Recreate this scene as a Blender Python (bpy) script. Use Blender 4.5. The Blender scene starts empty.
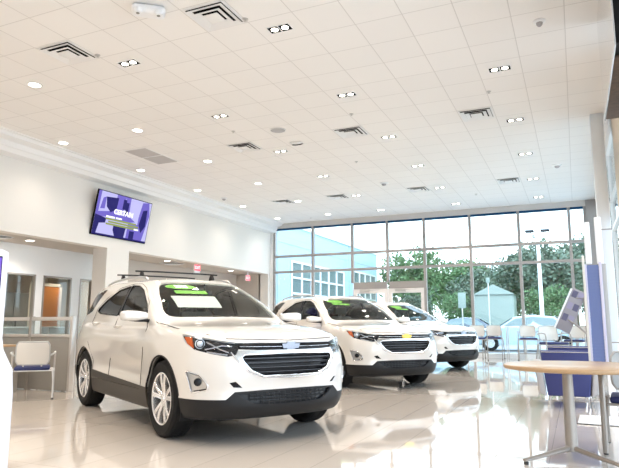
import bpy, bmesh, math, random
from mathutils import Vector, Matrix
from mathutils.bvhtree import BVHTree
from mathutils.geometry import tessellate_polygon

S = bpy.context.scene
COL = S.collection
PI = math.pi
R = math.radians

# ---------------------------------------------------------------- camera
CAM_H = 1.06
cd = bpy.data.cameras.new('camera'); cam = bpy.data.objects.new('camera', cd); COL.objects.link(cam)
cd.sensor_fit = 'HORIZONTAL'; cd.sensor_width = 36.0; cd.lens = 587.0 / 619.0 * 36.0
cd.clip_start = 0.05; cd.clip_end = 400
cam.location = (0, 0, CAM_H)
cam.rotation_euler = (R(90 + 8.746), 0, R(24.262))
S.camera = cam

# ---------------------------------------------------------------- world: hazy bright sky
w = bpy.data.worlds.new('sky'); S.world = w; w.use_nodes = True
nt = w.node_tree; nt.nodes.clear()
out = nt.nodes.new('ShaderNodeOutputWorld'); bg = nt.nodes.new('ShaderNodeBackground')
tc = nt.nodes.new('ShaderNodeTexCoord'); sep = nt.nodes.new('ShaderNodeSeparateXYZ')
rmp = nt.nodes.new('ShaderNodeValToRGB')
nt.links.new(tc.outputs['Generated'], sep.inputs[0]); nt.links.new(sep.outputs['Z'], rmp.inputs[0])
rmp.color_ramp.elements[0].position = 0.0; rmp.color_ramp.elements[0].color = (0.84, 0.93, 1.0, 1)
rmp.color_ramp.elements[1].position = 0.7; rmp.color_ramp.elements[1].color = (0.55, 0.76, 1.0, 1)
nt.links.new(rmp.outputs[0], bg.inputs[0]); bg.inputs[1].default_value = 3.4
nt.links.new(bg.outputs[0], out.inputs[0])

# ---------------------------------------------------------------- sun: high and softened by haze
sd = bpy.data.lights.new('sun', 'SUN'); sd.energy = 1.6; sd.angle = R(12); sd.color = (1, .96, .9)
so = bpy.data.objects.new('sun', sd); COL.objects.link(so); so.rotation_euler = (R(48), 0, R(25))
so.location = (-5, -20, 30)

# ---------------------------------------------------------------- view
S.view_settings.view_transform = 'Standard'; S.view_settings.look = 'None'
S.view_settings.exposure = 0.52; S.view_settings.gamma = 1; S.view_settings.use_curve_mapping = False
S.cycles.max_bounces = 8; S.cycles.diffuse_bounces = 4; S.cycles.glossy_bounces = 5
S.cycles.transparent_max_bounces = 16; S.cycles.transmission_bounces = 6
S.cycles.caustics_reflective = False; S.cycles.caustics_refractive = False
S.cycles.sample_clamp_indirect = 6; S.cycles.use_denoising = True

# ---------------------------------------------------------------- materials
M = {}
def mat(name, col=(.8, .8, .8), rough=.5, metal=0.0, emit=None, estr=0.0, spec=.5, coat=0.0, bump=None, noise=None):
    m = bpy.data.materials.new(name); m.use_nodes = True; n = m.node_tree; b = n.nodes['Principled BSDF']
    b.inputs['Base Color'].default_value = (*col, 1); b.inputs['Roughness'].default_value = rough
    b.inputs['Metallic'].default_value = metal; b.inputs['Specular IOR Level'].default_value = spec
    b.inputs['Coat Weight'].default_value = coat; b.inputs['Coat Roughness'].default_value = .03
    if emit: b.inputs['Emission Color'].default_value = (*emit, 1); b.inputs['Emission Strength'].default_value = estr
    if noise:       # (scale, amount): gentle colour variation of the material itself
        c = n.nodes.new('ShaderNodeTexCoord'); t = n.nodes.new('ShaderNodeTexNoise'); t.inputs['Scale'].default_value = noise[0]
        t.inputs['Detail'].default_value = 6
        x = n.nodes.new('ShaderNodeMixRGB'); x.inputs[1].default_value = (*[max(0, a * (1 - noise[1])) for a in col], 1)
        x.inputs[2].default_value = (*[min(1, a * (1 + noise[1])) for a in col], 1)
        n.links.new(c.outputs['Object'], t.inputs[0]); n.links.new(t.outputs[0], x.inputs[0]); n.links.new(x.outputs[0], b.inputs['Base Color'])
    if bump:
        c = n.nodes.new('ShaderNodeTexCoord'); t = n.nodes.new('ShaderNodeTexNoise'); t.inputs['Scale'].default_value = bump[0]
        u = n.nodes.new('ShaderNodeBump'); u.inputs['Strength'].default_value = bump[1]; u.inputs['Distance'].default_value = .01
        n.links.new(c.outputs['Object'], t.inputs[0]); n.links.new(t.outputs[0], u.inputs['Height']); n.links.new(u.outputs[0], b.inputs['Normal'])
    M[name] = m; return m
def glassmat(name, tint, ior=1.5, rough=0.0):
    m = bpy.data.materials.new(name); m.use_nodes = True; n = m.node_tree; n.nodes.clear()
    o = n.nodes.new('ShaderNodeOutputMaterial'); mx = n.nodes.new('ShaderNodeMixShader'); t = n.nodes.new('ShaderNodeBsdfTransparent')
    g = n.nodes.new('ShaderNodeBsdfGlossy'); fr = n.nodes.new('ShaderNodeFresnel'); fr.inputs[0].default_value = ior
    t.inputs[0].default_value = (*tint, 1); g.inputs['Roughness'].default_value = rough
    ge = n.nodes.new('ShaderNodeNewGeometry'); mr = n.nodes.new('ShaderNodeMapRange'); mr.inputs[3].default_value = ior; mr.inputs[4].default_value = 1 / ior
    n.links.new(ge.outputs['Backfacing'], mr.inputs[0]); n.links.new(mr.outputs[0], fr.inputs[0])
    n.links.new(fr.outputs[0], mx.inputs[0]); n.links.new(t.outputs[0], mx.inputs[1]); n.links.new(g.outputs[0], mx.inputs[2]); n.links.new(mx.outputs[0], o.inputs[0])
    M[name] = m; return m
def gridmat(name, base, line, px, py, ox, oy, lw, rough, spec=.5, var=.02, brick=False, bumpy=False):
    """tiles px by py metres in world x and y, with joints of width lw"""
    m = mat(name, base, rough, spec=spec); n = m.node_tree; b = n.nodes['Principled BSDF']
    g = n.nodes.new('ShaderNodeNewGeometry'); s = n.nodes.new('ShaderNodeSeparateXYZ'); n.links.new(g.outputs['Position'], s.inputs[0])
    def math_(op, a, b_=None, c=None):
        q = n.nodes.new('ShaderNodeMath'); q.operation = op
        for i, v in enumerate((a, b_, c)):
            if v is None: continue
            if isinstance(v, (int, float)): q.inputs[i].default_value = v
            else: n.links.new(v, q.inputs[i])
        return q.outputs[0]
    def cell(o, off, p):
        f = math_('DIVIDE', math_('SUBTRACT', o, off), p); fl = math_('FLOOR', f); fr = math_('SUBTRACT', f, fl)
        d = math_('MINIMUM', fr, math_('SUBTRACT', 1.0, fr)); return fl, math_('LESS_THAN', math_('MULTIPLY', d, p), lw / 2)
    cx, lx = cell(s.outputs[0], ox, px); cy, ly = cell(s.outputs[1], oy, py)
    ln = math_('MAXIMUM', lx, ly)
    cb = n.nodes.new('ShaderNodeCombineXYZ'); n.links.new(cx, cb.inputs[0]); n.links.new(cy, cb.inputs[1])
    wn = n.nodes.new('ShaderNodeTexWhiteNoise'); n.links.new(cb.outputs[0], wn.inputs[0])
    mx = n.nodes.new('ShaderNodeMixRGB'); mx.inputs[1].default_value = (*[a * (1 - var) for a in base], 1); mx.inputs[2].default_value = (*[min(1, a * (1 + var)) for a in base], 1)
    n.links.new(wn.outputs['Value'], mx.inputs[0])
    m2 = n.nodes.new('ShaderNodeMixRGB'); m2.inputs[2].default_value = (*line, 1); n.links.new(ln, m2.inputs[0]); n.links.new(mx.outputs[0], m2.inputs[1])
    n.links.new(m2.outputs[0], b.inputs['Base Color'])
    return m

# ---------------------------------------------------------------- mesh helpers
class MB:
    """collects shapes; build() links them as ONE mesh object"""
    def __init__(s): s.v = []; s.f = []; s.m = []
    def add(s, vs, fs, mi=0):
        o = len(s.v); s.v += [tuple(q) for q in vs]; s.f += [tuple(i + o for i in q) for q in fs]; s.m += [mi] * len(fs); return s
    def box(s, x0, x1, y0, y1, z0, z1, mt=None, mi=0):
        vs = [Vector((x, y, z)) for z in (z0, z1) for x, y in ((x0, y0), (x1, y0), (x1, y1), (x0, y1))]
        if mt: vs = [mt @ q for q in vs]
        return s.add(vs, [(3, 2, 1, 0), (4, 5, 6, 7), (0, 1, 5, 4), (1, 2, 6, 5), (2, 3, 7, 6), (3, 0, 4, 7)], mi)
    def prism(s, poly, a, b, fn, mi=0):
        """2-D outline extruded between a and b; fn(u, v, w) gives the point"""
        n = len(poly); vs = [fn(u, v, a) for u, v in poly] + [fn(u, v, b) for u, v in poly]
        fs = [(i, (i + 1) % n, n + (i + 1) % n, n + i) for i in range(n)]
        tr = tessellate_polygon([[Vector((u, v, 0)) for u, v in poly]])
        fs += [tuple(t) for t in tr] + [tuple(n + i for i in reversed(t)) for t in tr]
        return s.add(vs, fs, mi)
    def tube(s, pts, r, n=8, closed=False, mi=0, sq=None):
        pts = [Vector(p) for p in pts]; k = len(pts); rs = r if isinstance(r, (list, tuple)) else [r] * k
        up = Vector((0, 0, 1)); prev = None; vs = []
        for i, p in enumerate(pts):
            a = pts[i - 1] if (i or closed) else pts[i]; b = pts[(i + 1) % k] if (i < k - 1 or closed) else pts[i]
            t = (b - a).normalized()
            if prev is None: prev = t.cross(up if abs(t.z) < .9 else Vector((1, 0, 0))).normalized()
            nx = (prev - t * prev.dot(t)).normalized(); ny = t.cross(nx); prev = nx
            for j in range(n):
                an = 2 * PI * (j + .5) / n; e = nx * math.cos(an) * rs[i] + ny * math.sin(an) * rs[i] * (sq or 1); vs.append(p + e)
        fs = []
        for i in range(k if closed else k - 1):
            for j in range(n):
                a, b = i * n + j, i * n + (j + 1) % n; c, d = ((i + 1) % k) * n + (j + 1) % n, ((i + 1) % k) * n + j; fs.append((a, b, c, d))
        if not closed: fs += [tuple(reversed(range(n))), tuple((k - 1) * n + j for j in range(n))]
        return s.add(vs, fs, mi)
    def lathe(s, prof, n=24, mt=None, mi=0, cap=True):
        """profile of (radius, height) turned about z"""
        vs = []; fs = []
        for r_, z in prof:
            for j in range(n):
                q = Vector((r_ * math.cos(2 * PI * j / n), r_ * math.sin(2 * PI * j / n), z)); vs.append(mt @ q if mt else q)
        for i in range(len(prof) - 1):
            for j in range(n): fs.append((i * n + j, i * n + (j + 1) % n, (i + 1) * n + (j + 1) % n, (i + 1) * n + j))
        if cap: fs += [tuple(reversed(range(n))), tuple((len(prof) - 1) * n + j for j in range(n))]
        return s.add(vs, fs, mi)
    def patch(s, fn, nu, nv, mi=0):
        vs = [fn(i / nu, j / nv) for i in range(nu + 1) for j in range(nv + 1)]
        fs = [(i * (nv + 1) + j, i * (nv + 1) + j + 1, (i + 1) * (nv + 1) + j + 1, (i + 1) * (nv + 1) + j) for i in range(nu) for j in range(nv)]
        return s.add(vs, fs, mi)
    def build(s, name, mats, parent=None, bevel=0, smooth=35, seg=2, fix=True):
        me = bpy.data.meshes.new(name); me.from_pydata(s.v, [], s.f)
        for x in (mats if isinstance(mats, (list, tuple)) else [mats]): me.materials.append(M[x] if isinstance(x, str) else x)
        for p, i in zip(me.polygons, s.m): p.material_index = i
        bm = bmesh.new(); bm.from_mesh(me)
        if fix:
            bmesh.ops.remove_doubles(bm, verts=bm.verts, dist=1e-6); bmesh.ops.recalc_face_normals(bm, faces=bm.faces)
        if bevel:
            es = [e for e in bm.edges if len(e.link_faces) == 2 and e.calc_face_angle(0) > .6]
            bmesh.ops.bevel(bm, geom=es, offset=bevel, segments=seg, affect='EDGES', profile=.5, clamp_overlap=True)
        bm.to_mesh(me); bm.free()
        if smooth: me.shade_smooth(); me.set_sharp_from_angle(angle=R(smooth))
        o = bpy.data.objects.new(name, me); COL.objects.link(o)
        if parent: o.parent = parent
        return o
def tag(o, label=None, cat=None, group=None, kind=None):
    if label: o['label'] = label
    if cat: o['category'] = cat
    if group: o['group'] = group
    if kind: o['kind'] = kind
    return o
def thing(name, loc, rz, label, cat, group=None):
    o = bpy.data.objects.new(name, None); o.empty_display_size = .1; COL.objects.link(o); o.location = loc; o.rotation_euler = (0, 0, rz)
    return tag(o, label, cat, group)
def copy_tree(o, parent=None):
    c = o.copy(); COL.objects.link(c); c.parent = parent
    for ch in list(o.children): copy_tree(ch, c)
    return c
def struct(name, mb, m, **k): return tag(mb.build(name, m, **k), kind='structure')
def text_mesh(mb, body, size, fn, depth=.002, mi=0, bold=0.0, align='CENTER'):
    """lettering turned into mesh; fn maps (u, v, w) to the point"""
    c = bpy.data.curves.new('t', 'FONT'); c.body = body; c.size = size; c.align_x = align; c.align_y = 'CENTER'; c.offset = bold; c.extrude = depth / 2; c.resolution_u = 3
    o = bpy.data.objects.new('t', c); COL.objects.link(o)
    me = o.evaluated_get(bpy.context.evaluated_depsgraph_get()).to_mesh()
    mb.add([fn(q.co.x, q.co.y, q.co.z + depth / 2) for q in me.vertices], [tuple(p.vertices) for p in me.polygons], mi)
    o.to_mesh_clear(); bpy.data.objects.remove(o); bpy.data.curves.remove(c)
def stroke_text(mb, strokes, fn, wd, dp, mi=0): pass

# colours
mat('white_paint', (.66, .64, .61), .30, .10, spec=.6, coat=1.0)
mat('black_plastic', (.012, .012, .013), .5, spec=.25)
mat('cladding', (.040, .035, .029), .45, spec=.3)
mat('gloss_black', (.008, .008, .010), .25, spec=.25)
mat('chrome', (.86, .86, .88), .08, 1.0)
mat('satin_silver', (.62, .62, .62), .28, .9)
mat('alloy', (.80, .80, .80), .22, .75)
mat('tyre', (.010, .010, .010), .7, spec=.2, bump=(60, .1))
mat('amber', (.75, .12, .01), .15, coat=.5)
mat('lamp_lens', (.75, .8, .85), .05, .3, coat=1)
mat('interior', (.12, .115, .105), .7)
mat('seat_fabric', (.20, .19, .175), .8)
mat('sticker_green', (.13, .40, .04), .5)
mat('paper', (.86, .86, .84), .6)
mat('gold', (.55, .38, .09), .25, .9)
mat('tail_red', (.45, .01, .01), .1, coat=1)
glassmat('windshield_glass', (.78, .83, .80), 1.42)
glassmat('tinted_glass', (.06, .06, .06), 1.38)
glassmat('side_glass', (.22, .23, .22), 1.38)
glassmat('clear_glass', (.93, .97, .97), 1.45)

# ================================================================ the room
CZ = 4.89; TP = .617
gridmat('ceiling_tile', (.87, .855, .84), (.69, .675, .66), TP, TP, .096, 4.853, .012, .85, spec=.2, var=.012)
gridmat('floor_tile', (.58, .53, .48), (.38, .35, .315), .405, 1.62, -.67, 5.06, .005, .045, spec=.8, var=.02)
fb = M['floor_tile'].node_tree.nodes['Principled BSDF']; fb.inputs['Coat Weight'].default_value = .25; fb.inputs['Coat Roughness'].default_value = .02
mat('wall_paint', (.78, .755, .72), .6, spec=.3, noise=(1.5, .01))
mat('column_paint', (.78, .83, .88), .4)
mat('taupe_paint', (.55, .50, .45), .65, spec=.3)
mat('beige_paint', (.72, .63, .52), .6)
mat('white_trim', (.82, .82, .82), .35)
mat('mullion', (.36, .34, .33), .4, .3)
mat('header_grey', (.58, .56, .55), .6)  # backlit shade over the windows put into the header's colour
mat('door_frame_white', (.78, .74, .72), .4)
mat('blue_shade', (.015, .07, .16), .6, spec=.1)
mat('wood_door', (.48, .17, .04), .35, noise=(3, .15))
mat('oak', (.43, .28, .15), .35, coat=.2, noise=(4, .06))
mat('grey_panel', (.29, .275, .25), .7, bump=(200, .1))
mat('grey_cabinet', (.24, .235, .215), .5)
mat('aluminium', (.60, .58, .56), .35, .6)
mat('warm_metal', (.36, .33, .30), .38, .55)
mat('navy', (.018, .026, .11), .65, bump=(150, .1))
mat('navy_leather', (.030, .038, .155), .5)
mat('grey_leather', (.42, .41, .42), .55)
mat('mesh_white', (.72, .70, .66), .7)
mat('mesh_grey', (.45, .46, .46), .7)
mat('plastic_white', (.85, .86, .88), .3)
mat('dark', (.008, .008, .008), .6, spec=.1)
mat('slate', (.03, .035, .045), .6, spec=.1)
mat('rubber', (.03, .03, .03), .7)
mat('lamp_glow', (1, 1, 1), .5, emit=(1, .92, .80), estr=9)
mat('exit_red', (.8, .03, .05), .4, emit=(1, .06, .10), estr=1.0)
mat('screen_light', (.02, .02, .05), .4, spec=.05, emit=(.58, .56, .95), estr=.7)
mat('screen_mid', (.02, .02, .05), .4, spec=.05, emit=(.17, .13, .58), estr=.7)
mat('screen_dark', (.01, .01, .03), .4, spec=.05, emit=(.015, .01, .13), estr=.7)
mat('screen_white', (.02, .02, .02), .15, emit=(1, 1, 1), estr=.95)
mat('screen_lime', (.02, .02, .02), .4, spec=.05, emit=(.36, .44, .10), estr=.6)
mat('screen_purple', (.02, .02, .05), .15, emit=(.20, .10, .75), estr=.8)
mat('tower_blue', (.14, .19, .40), .3, spec=.6)
mat('tower_lilac', (.62, .60, .75), .3)
mat('glossy_white', (.42, .42, .42), .04, spec=1.0, coat=1)
mat('stone', (.07, .04, .022), .7, noise=(14, .9))
mat('asphalt', (.34, .34, .34), .85, noise=(2, .08))
mat('concrete', (.62, .62, .60), .8, noise=(2, .05))
mat('lawn', (.16, .28, .08), .9, noise=(3, .3))
mat('blue_wall', (.36, .53, .68), .7)
mat('dark_glass', (.16, .21, .21), .08, spec=.8)
mat('leaf_dark', (.085, .125, .085), .7, noise=(1.2, .35))  # outdoor haze put into the three leaf greens as greyer colour
mat('leaf_mid', (.12, .17, .12), .7, noise=(1.2, .35))
mat('leaf_bright', (.11, .20, .08), .7, noise=(1.2, .3))
mat('bark', (.14, .10, .07), .9, noise=(8, .3))
mat('pale_blue_paint', (.42, .56, .66), .25, coat=.8)
mat('dark_car_paint', (.06, .07, .09), .2, coat=.8)
mat('kiosk_white', (.80, .82, .92), .3)

mb = MB(); mb.box(-15.2, 4.2, -7, 20.1, -.15, 0); struct('floor', mb, 'floor_tile', smooth=0)
mb = MB(); mb.box(-10.05, 4.2, -7, 20.0, CZ, CZ + .12); struct('ceiling', mb, 'ceiling_tile', smooth=0)
# stepped cove between the tiled ceiling and the left wall
mb = MB(); prof = [(-10.05, CZ + .12), (-10.05, CZ - .015), (-10.10, CZ - .03), (-10.13, 4.80), (-10.30, 4.755), (-10.34, 4.66), (-10.37, 4.64), (-10.42, 4.56), (-10.60, 4.52), (-10.9, 4.52), (-10.9, CZ + .12)]
mb.prism(prof, -7, 20.0, lambda u, v, w_: (u, w_, v)); struct('trim_1', mb, 'white_trim', smooth=0)
# left wall with two wide openings
WX = -10.60; HZ = 2.955
mb = MB()
mb.box(WX - .3, WX, -7, 5.6, 0, HZ); mb.box(WX - .3, WX, -7, 20.0, HZ, 4.56); mb.box(-11.05, WX, 11.2, 12.0, 0, HZ); mb.box(-11.0, WX, 19.70, 20.0, 0, HZ)
struct('wall_left', mb, 'wall_paint', smooth=0)
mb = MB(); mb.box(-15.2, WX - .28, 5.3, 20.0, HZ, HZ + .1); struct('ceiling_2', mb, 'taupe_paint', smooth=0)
# back of the recesses
BX = -12.0
mb = MB(); mb.box(BX - .1, BX, 5.3, 13.2, 2.26, HZ); mb.box(BX - .1, BX, 12.2, 13.2, 0, 2.26)
mb.box(BX - .1, BX, 10.33, 10.56, 0, 2.26); mb.box(BX - .1, BX, 11.46, 11.75, 0, 2.26); mb.box(BX - .1, BX, 5.3, 6.2, 0, 2.26)
struct('wall_offices', mb, 'white_trim', smooth=0)
for n_, (a, b) in enumerate(((6.2, 10.33), (10.56, 11.46), (11.75, 12.2))):
    mb = MB()
    for y in (a, b - .04): mb.box(BX - .08, BX + .015, y, y + .04, 0, 2.26)
    mb.box(BX - .08, BX + .015, a, b, 2.22, 2.26)
    if n_ == 0: mb.box(BX - .08, BX + .015, 8.2, 8.24, 0, 2.26)
    o = struct('window_%d' % (n_ + 20), mb, 'warm_metal', smooth=0)
    mb = MB(); mb.box(BX - .05, BX - .04, a, b, 0, 2.22); tag(mb.build('pane', 'clear_glass', o, smooth=0))
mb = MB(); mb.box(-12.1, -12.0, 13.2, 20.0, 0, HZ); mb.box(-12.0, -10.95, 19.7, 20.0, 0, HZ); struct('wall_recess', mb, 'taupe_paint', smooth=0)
mb = MB(); mb.box(-15.2, -15.1, 5.3, 13.6, 0, HZ); mb.box(-15.2, -12.1, 13.5, 13.6, 0, HZ); mb.box(-15.2, -10.9, 5.2, 5.3, 0, HZ); struct('wall_office_back', mb, 'beige_paint', smooth=0)
# office contents
o = thing('storage_cabinet', (-14.75, 0, 0), 0, 'grey storage cabinets in the office seen through the glass left of the wooden door', 'cabinet')
mb = MB(); mb.box(-.3, .3, 10.55, 12.95, 0, 1.95); mb.build('body', 'grey_cabinet', o, bevel=.01)
for k in range(4):
    mb = MB(); mb.box(.30, .325, 10.56 + .6 * k, 11.14 + .6 * k, .05, 1.93); d = mb.build('door', 'grey_cabinet', o, bevel=.005)
    mb = MB(); mb.box(.325, .345, 10.62 + .6 * k, 10.64 + .6 * k, 1.0, 1.2); mb.build('handle', 'dark', d)
mb = MB(); mb.box(-13.62, -13.54, 11.55, 11.62, 0, 2.2); mb.box(-13.62, -13.54, 12.52, 12.60, 0, 2.2); mb.box(-13.62, -13.54, 11.55, 12.60, 2.12, 2.2); dr = struct('door_1', mb, 'beige_paint', smooth=0)
mb = MB(); mb.box(-13.60, -13.55, 11.62, 12.52, 0, 2.12); lf = mb.build('leaf', 'wood_door', dr, bevel=.004)
mb = MB(); mb.tube([(-13.53, 12.44, 1.0), (-13.49, 12.44, 1.0), (-13.49, 12.32, 1.0)], .011, 8); mb.build('handle', 'satin_silver', lf)
def desk(loc, rz, w_, d_, h_, top, label, name='desk', pm='grey_panel'):
    o = thing(name, loc, rz, label, 'desk')
    mb = MB(); mb.box(-w_ / 2, w_ / 2, -d_ / 2, d_ / 2, h_ - .03, h_); mb.build('desktop', top, o, bevel=.006)
    for s in (-1, 1):
        mb = MB(); mb.box(s * w_ / 2 - .02 * (s + 1), s * w_ / 2 + .02 * (1 - s), -d_ / 2 + .03, d_ / 2 - .03, 0, h_ - .031); mb.build('end_panel', pm, o, bevel=.003)
    mb = MB(); mb.box(-w_ / 2 + .05, w_ / 2 - .05, d_ / 2 - .08, d_ / 2 - .06, .25, h_ - .031); mb.build('modesty_panel', pm, o)
    return o
desk((-12.75, 10.6, 0), R(90), 2.4, .7, 1.0, 'plastic_white', 'white counter desk in the office behind the glass', pm='plastic_white')
desk((-8.75, 6.45, 0), 0, 1.3, .7, .74, 'oak', 'oak topped desk in the cubicle beside the mesh back chair')
# cubicle partition
o = thing('cubicle_partition', (-8.3, 7.17, 0), 0, 'grey fabric cubicle partition with a glass strip, behind the mesh back chair', 'partition')
for a, b in ((-1.0, -.06), (-.02, .86)):
    mb = MB(); mb.box(a, b, -.03, .03, .012, .85); mb.build('fabric_panel', 'grey_panel', o, bevel=.004)
    mb = MB(); mb.box(a, b, -.035, .035, .85, .90); mb.box(a, b, -.035, .035, 1.12, 1.18); mb.build('rail', 'aluminium', o, bevel=.004)
    mb = MB(); mb.box(a, b, -.004, .004, .90, 1.12); mb.build('glass_strip', 'clear_glass', o)
for a in (-.06, .86):
    mb = MB(); mb.box(a, a + .05, -.04, .04, 0, 1.19); mb.build('post', 'aluminium' if a > 0 else 'warm_metal', o, bevel=.004)
# ---- back window wall
BY = 19.9; MX = [-10.47, -8.85, -7.28, -5.96, -4.64, -3.09, -1.54, -.03, .43]; HD = 4.70; T1, T2 = 3.62, 3.02
mb = MB(); mb.box(-10.9, 1.0, BY - .03, BY + .25, HD, CZ + .12); struct('wall_back', mb, 'header_grey', smooth=0)
mb = MB(); mb.box(.46, .80, BY - .05, BY + .2, 0, CZ); struct('wall_back_pier', mb, 'mullion', smooth=0)
mb = MB(); mb.box(-10.6, -10.50, BY - .03, BY + .15, 0, HD); mb.box(-10.5, -7.33, BY - .05, BY + .15, 0, .14); mb.box(-4.59, .46, BY - .05, BY + .15, 0, .14); struct('trim_2', mb, 'white_trim', smooth=0)
wn = 0
for i in range(len(MX) - 1):
    a, b = MX[i], MX[i + 1]; wn += 1; bay = i in (2, 3)
    mb = MB(); W2 = .045
    mb.box(a - W2, a + W2, BY, BY + .14, .14 if not bay else 2.52, HD)
    if i == len(MX) - 2: mb.box(b - W2, b + W2, BY, BY + .14, .14, HD)
    for z in (HD - .02, T1, T2): mb.box(a + W2, b - W2, BY + .01, BY + .13, z - .045, z + .045)
    if bay: mb.box(a + W2, b - W2, BY + .01, BY + .13, 2.30, 2.54)
    o = struct('window_%d' % wn, mb, 'mullion', smooth=0)
    mb = MB(); mb.box(a + W2, b - W2, BY + .06, BY + .07, 2.54 if bay else .14, HD - .05); mb.build('pane', 'clear_glass', o, smooth=0)
    mb = MB(); mb.box(a + W2, b - W2, BY - .012, BY + .004, HD - .07, HD + .0); mb.build('shade', 'blue_shade', o, smooth=0)
for k, (a, b) in enumerate(((-7.25, -5.97), (-5.95, -4.67))):
    mb = MB(); t = .13
    for x0, x1 in ((a, a + t), (b - t, b)): mb.box(x0, x1, BY + .02, BY + .10, 0, 2.30)
    mb.box(a + t, b - t, BY + .02, BY + .10, 2.14, 2.30); mb.box(a + t, b - t, BY + .02, BY + .10, 0, .22)
    dr = struct('door_%d' % (k + 2), mb, 'door_frame_white', smooth=0)
    mb = MB(); mb.box(a + t, b - t, BY + .055, BY + .065, .22, 2.14); mb.build('pane', 'clear_glass', dr, smooth=0)
    mb = MB(); mb.box(a + .25, a + .62, BY - .03, BY + .02, 2.20, 2.28); mb.tube([(a + .5, BY - .01, 2.24), (a + .8, BY - .12, 2.25), (a + 1.0, BY + .02, 2.27)], .012, 6); mb.build('door_closer', 'aluminium', dr, bevel=.004)
    mb = MB(); hx = b - t / 2 if k == 0 else a + t / 2; mb.tube([(hx, BY + .02, 1.0), (hx, BY - .05, 1.0), (hx, BY - .05, 1.35), (hx, BY + .02, 1.35)], .014, 8); mb.build('handle', 'satin_silver', dr)
# ---- right side: window strip, column, glazed side wall nearer the camera
mb = MB(); mb.box(.78, .95, 11.7, 20.0, 0, .2); mb.box(.78, .95, 11.7, 20.0, 4.6, CZ)
for y in (13.7, 15.8, 17.8): mb.box(.80, .90, y - .04, y + .04, .2, 4.6)
for z in (T1, T2): mb.box(.80, .90, 11.7, 20, z - .03, z + .03)
o = struct('wall_right', mb, 'white_trim', smooth=0)
mb = MB(); mb.box(.84, .85, 11.7, 19.9, .2, 4.6); p_ = mb.build('pane', 'clear_glass', o, smooth=0)
o = thing('column', (.58, 11.7, 0), 0, 'tall white square column standing right of the slim blue tower, reaching the ceiling', 'column'); o['kind'] = 'structure'
mb = MB(); mb.box(-.13, .08, -.14, .14, 0, CZ - .002); mb.build('shaft', 'column_paint', o, bevel=.01)
for z in (.74, 2.72):
    mb = MB(); mb.box(-.134, .084, -.144, .144, z, z + .02); mb.build('joint', 'mullion', o)
mb = MB(); mb.box(4.05, 4.2, -7, 11.9, 0, .3); mb.box(4.05, 4.2, -7, 11.9, 4.5, CZ); mb.box(.8, 4.2, 11.75, 11.9, 4.5, CZ); mb.box(.8, 4.2, 11.75, 11.9, 0, .72)
for y in (-5, -3, -1, 1, 3, 5, 7, 9, 11): mb.box(4.08, 4.18, y - .04, y + .04, .3, 4.5)
for x in (1.6, 2.8): mb.box(x - .04, x + .04, 11.78, 11.88, .72, 4.5)
struct('wall_right_front', mb, 'white_trim', smooth=0)
mb = MB(); mb.box(-10.9, 4.2, -7.15, -7.0, 0, CZ); struct('wall_front', mb, 'wall_paint', smooth=0)  # unseen wall behind the camera, made solid to keep skylight off the cars
# hanging bulkhead at the upper right
o = thing('hanging_bulkhead', (.47, 0, 0), 0, 'glossy white sided bulkhead with dark underside hanging at the upper right', 'bulkhead')
mb = MB(); mb.box(0, .012, 5.72, 7.92, 3.57, CZ - .002); mb.build('side_panel', 'glossy_white', o)
mb = MB(); mb.box(.012, .9, 5.74, 7.90, 3.60, CZ - .002); mb.build('core', 'dark', o)
mb = MB(); mb.box(.012, .5, 6.0, 7.88, 3.57, 3.598); mb.build('stone_panel', 'stone', o, bevel=.01)
mb = MB(); mb.box(.80, 1.0, 8.6, 11.7, 2.95, CZ - .002); tag(mb.build('wood_panel', 'beige_paint', smooth=0), 'tan wood clad panel high on the right beyond the bulkhead', 'panel')
# ---- ceiling fittings
def cell(i, j): return (.096 - TP * (i + .5), 4.853 + TP * (j + .5))
spots = []
def spot(x, y, e, half=None):
    spots.append((x, y, e))
def double_light():
    o = thing('ceiling_light', (0, 0, CZ), 0, 'x', 'ceiling light', 'twin downlights in the ceiling')
    mb = MB()
    for a in (-1, 1):
        mb.box(-.165, .165, a * .085 - .006, a * .085 + .006, -.006, -.0005); mb.box(a * .16 - .006, a * .16 + .006, -.09, .09, -.006, -.0005)
    mb.box(-.008, .008, -.08, .08, -.006, -.0005); mb.build('frame', 'white_trim', o)
    mb = MB(); mb.box(-.155, .155, -.08, .08, -.003, -.0008); mb.build('housing', 'dark', o)
    for a in (-1, 1):
        mb = MB(); mb.lathe([(.046, -.002), (.046, -.006), (.040, -.008), (.002, -.009)], 20, Matrix.Translation((a * .076, 0, 0))); mb.build('bulb', 'lamp_glow', o)
    return o
def round_light():
    o = thing('ceiling_light', (0, 0, CZ), 0, 'x', 'ceiling light', 'round downlights in the ceiling')
    mb = MB(); mb.lathe([(.12, -.0005), (.12, -.008), (.09, -.008), (.09, -.0005)], 28, cap=False); mb.build('trim_ring', 'white_trim', o)
    mb = MB(); mb.lathe([(.09, -.002), (.088, -.006), (.002, -.006)], 28); mb.build('lens', 'lamp_glow', o)
    return o
ROWY = [6.395, 8.86, 11.33, 13.78, 16.33, 18.80]
ordn = ['nearest', 'second', 'third', 'fourth', 'fifth', 'farthest']
DL = double_light(); RL = round_light(); first = [True, True]
for ci, (x, cn) in enumerate(((-.83, 'rightmost'), (-3.31, 'second from right'), (-5.82, 'third from right'), (-7.76, 'fourth from right'), (-9.76, 'leftmost'))):
    for ri, y in enumerate(ROWY):
        kind = 0 if ci < 3 else 1
        if kind == 1 and ri == 0 and ci == 4: spot(x, y, 1); continue
        if ci == 0 and ri == 0: spot(x, y, 1); continue
        base = (DL, RL)[kind]
        if first[kind]: o = base; first[kind] = False
        else: o = copy_tree(base)
        o.location = (x, y, CZ); o['label'] = '%s downlight, %s row from the camera, %s line of ceiling lights' % (('twin square', 'round')[kind], ordn[ri], cn)
        spot(x, y, 1)
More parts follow.
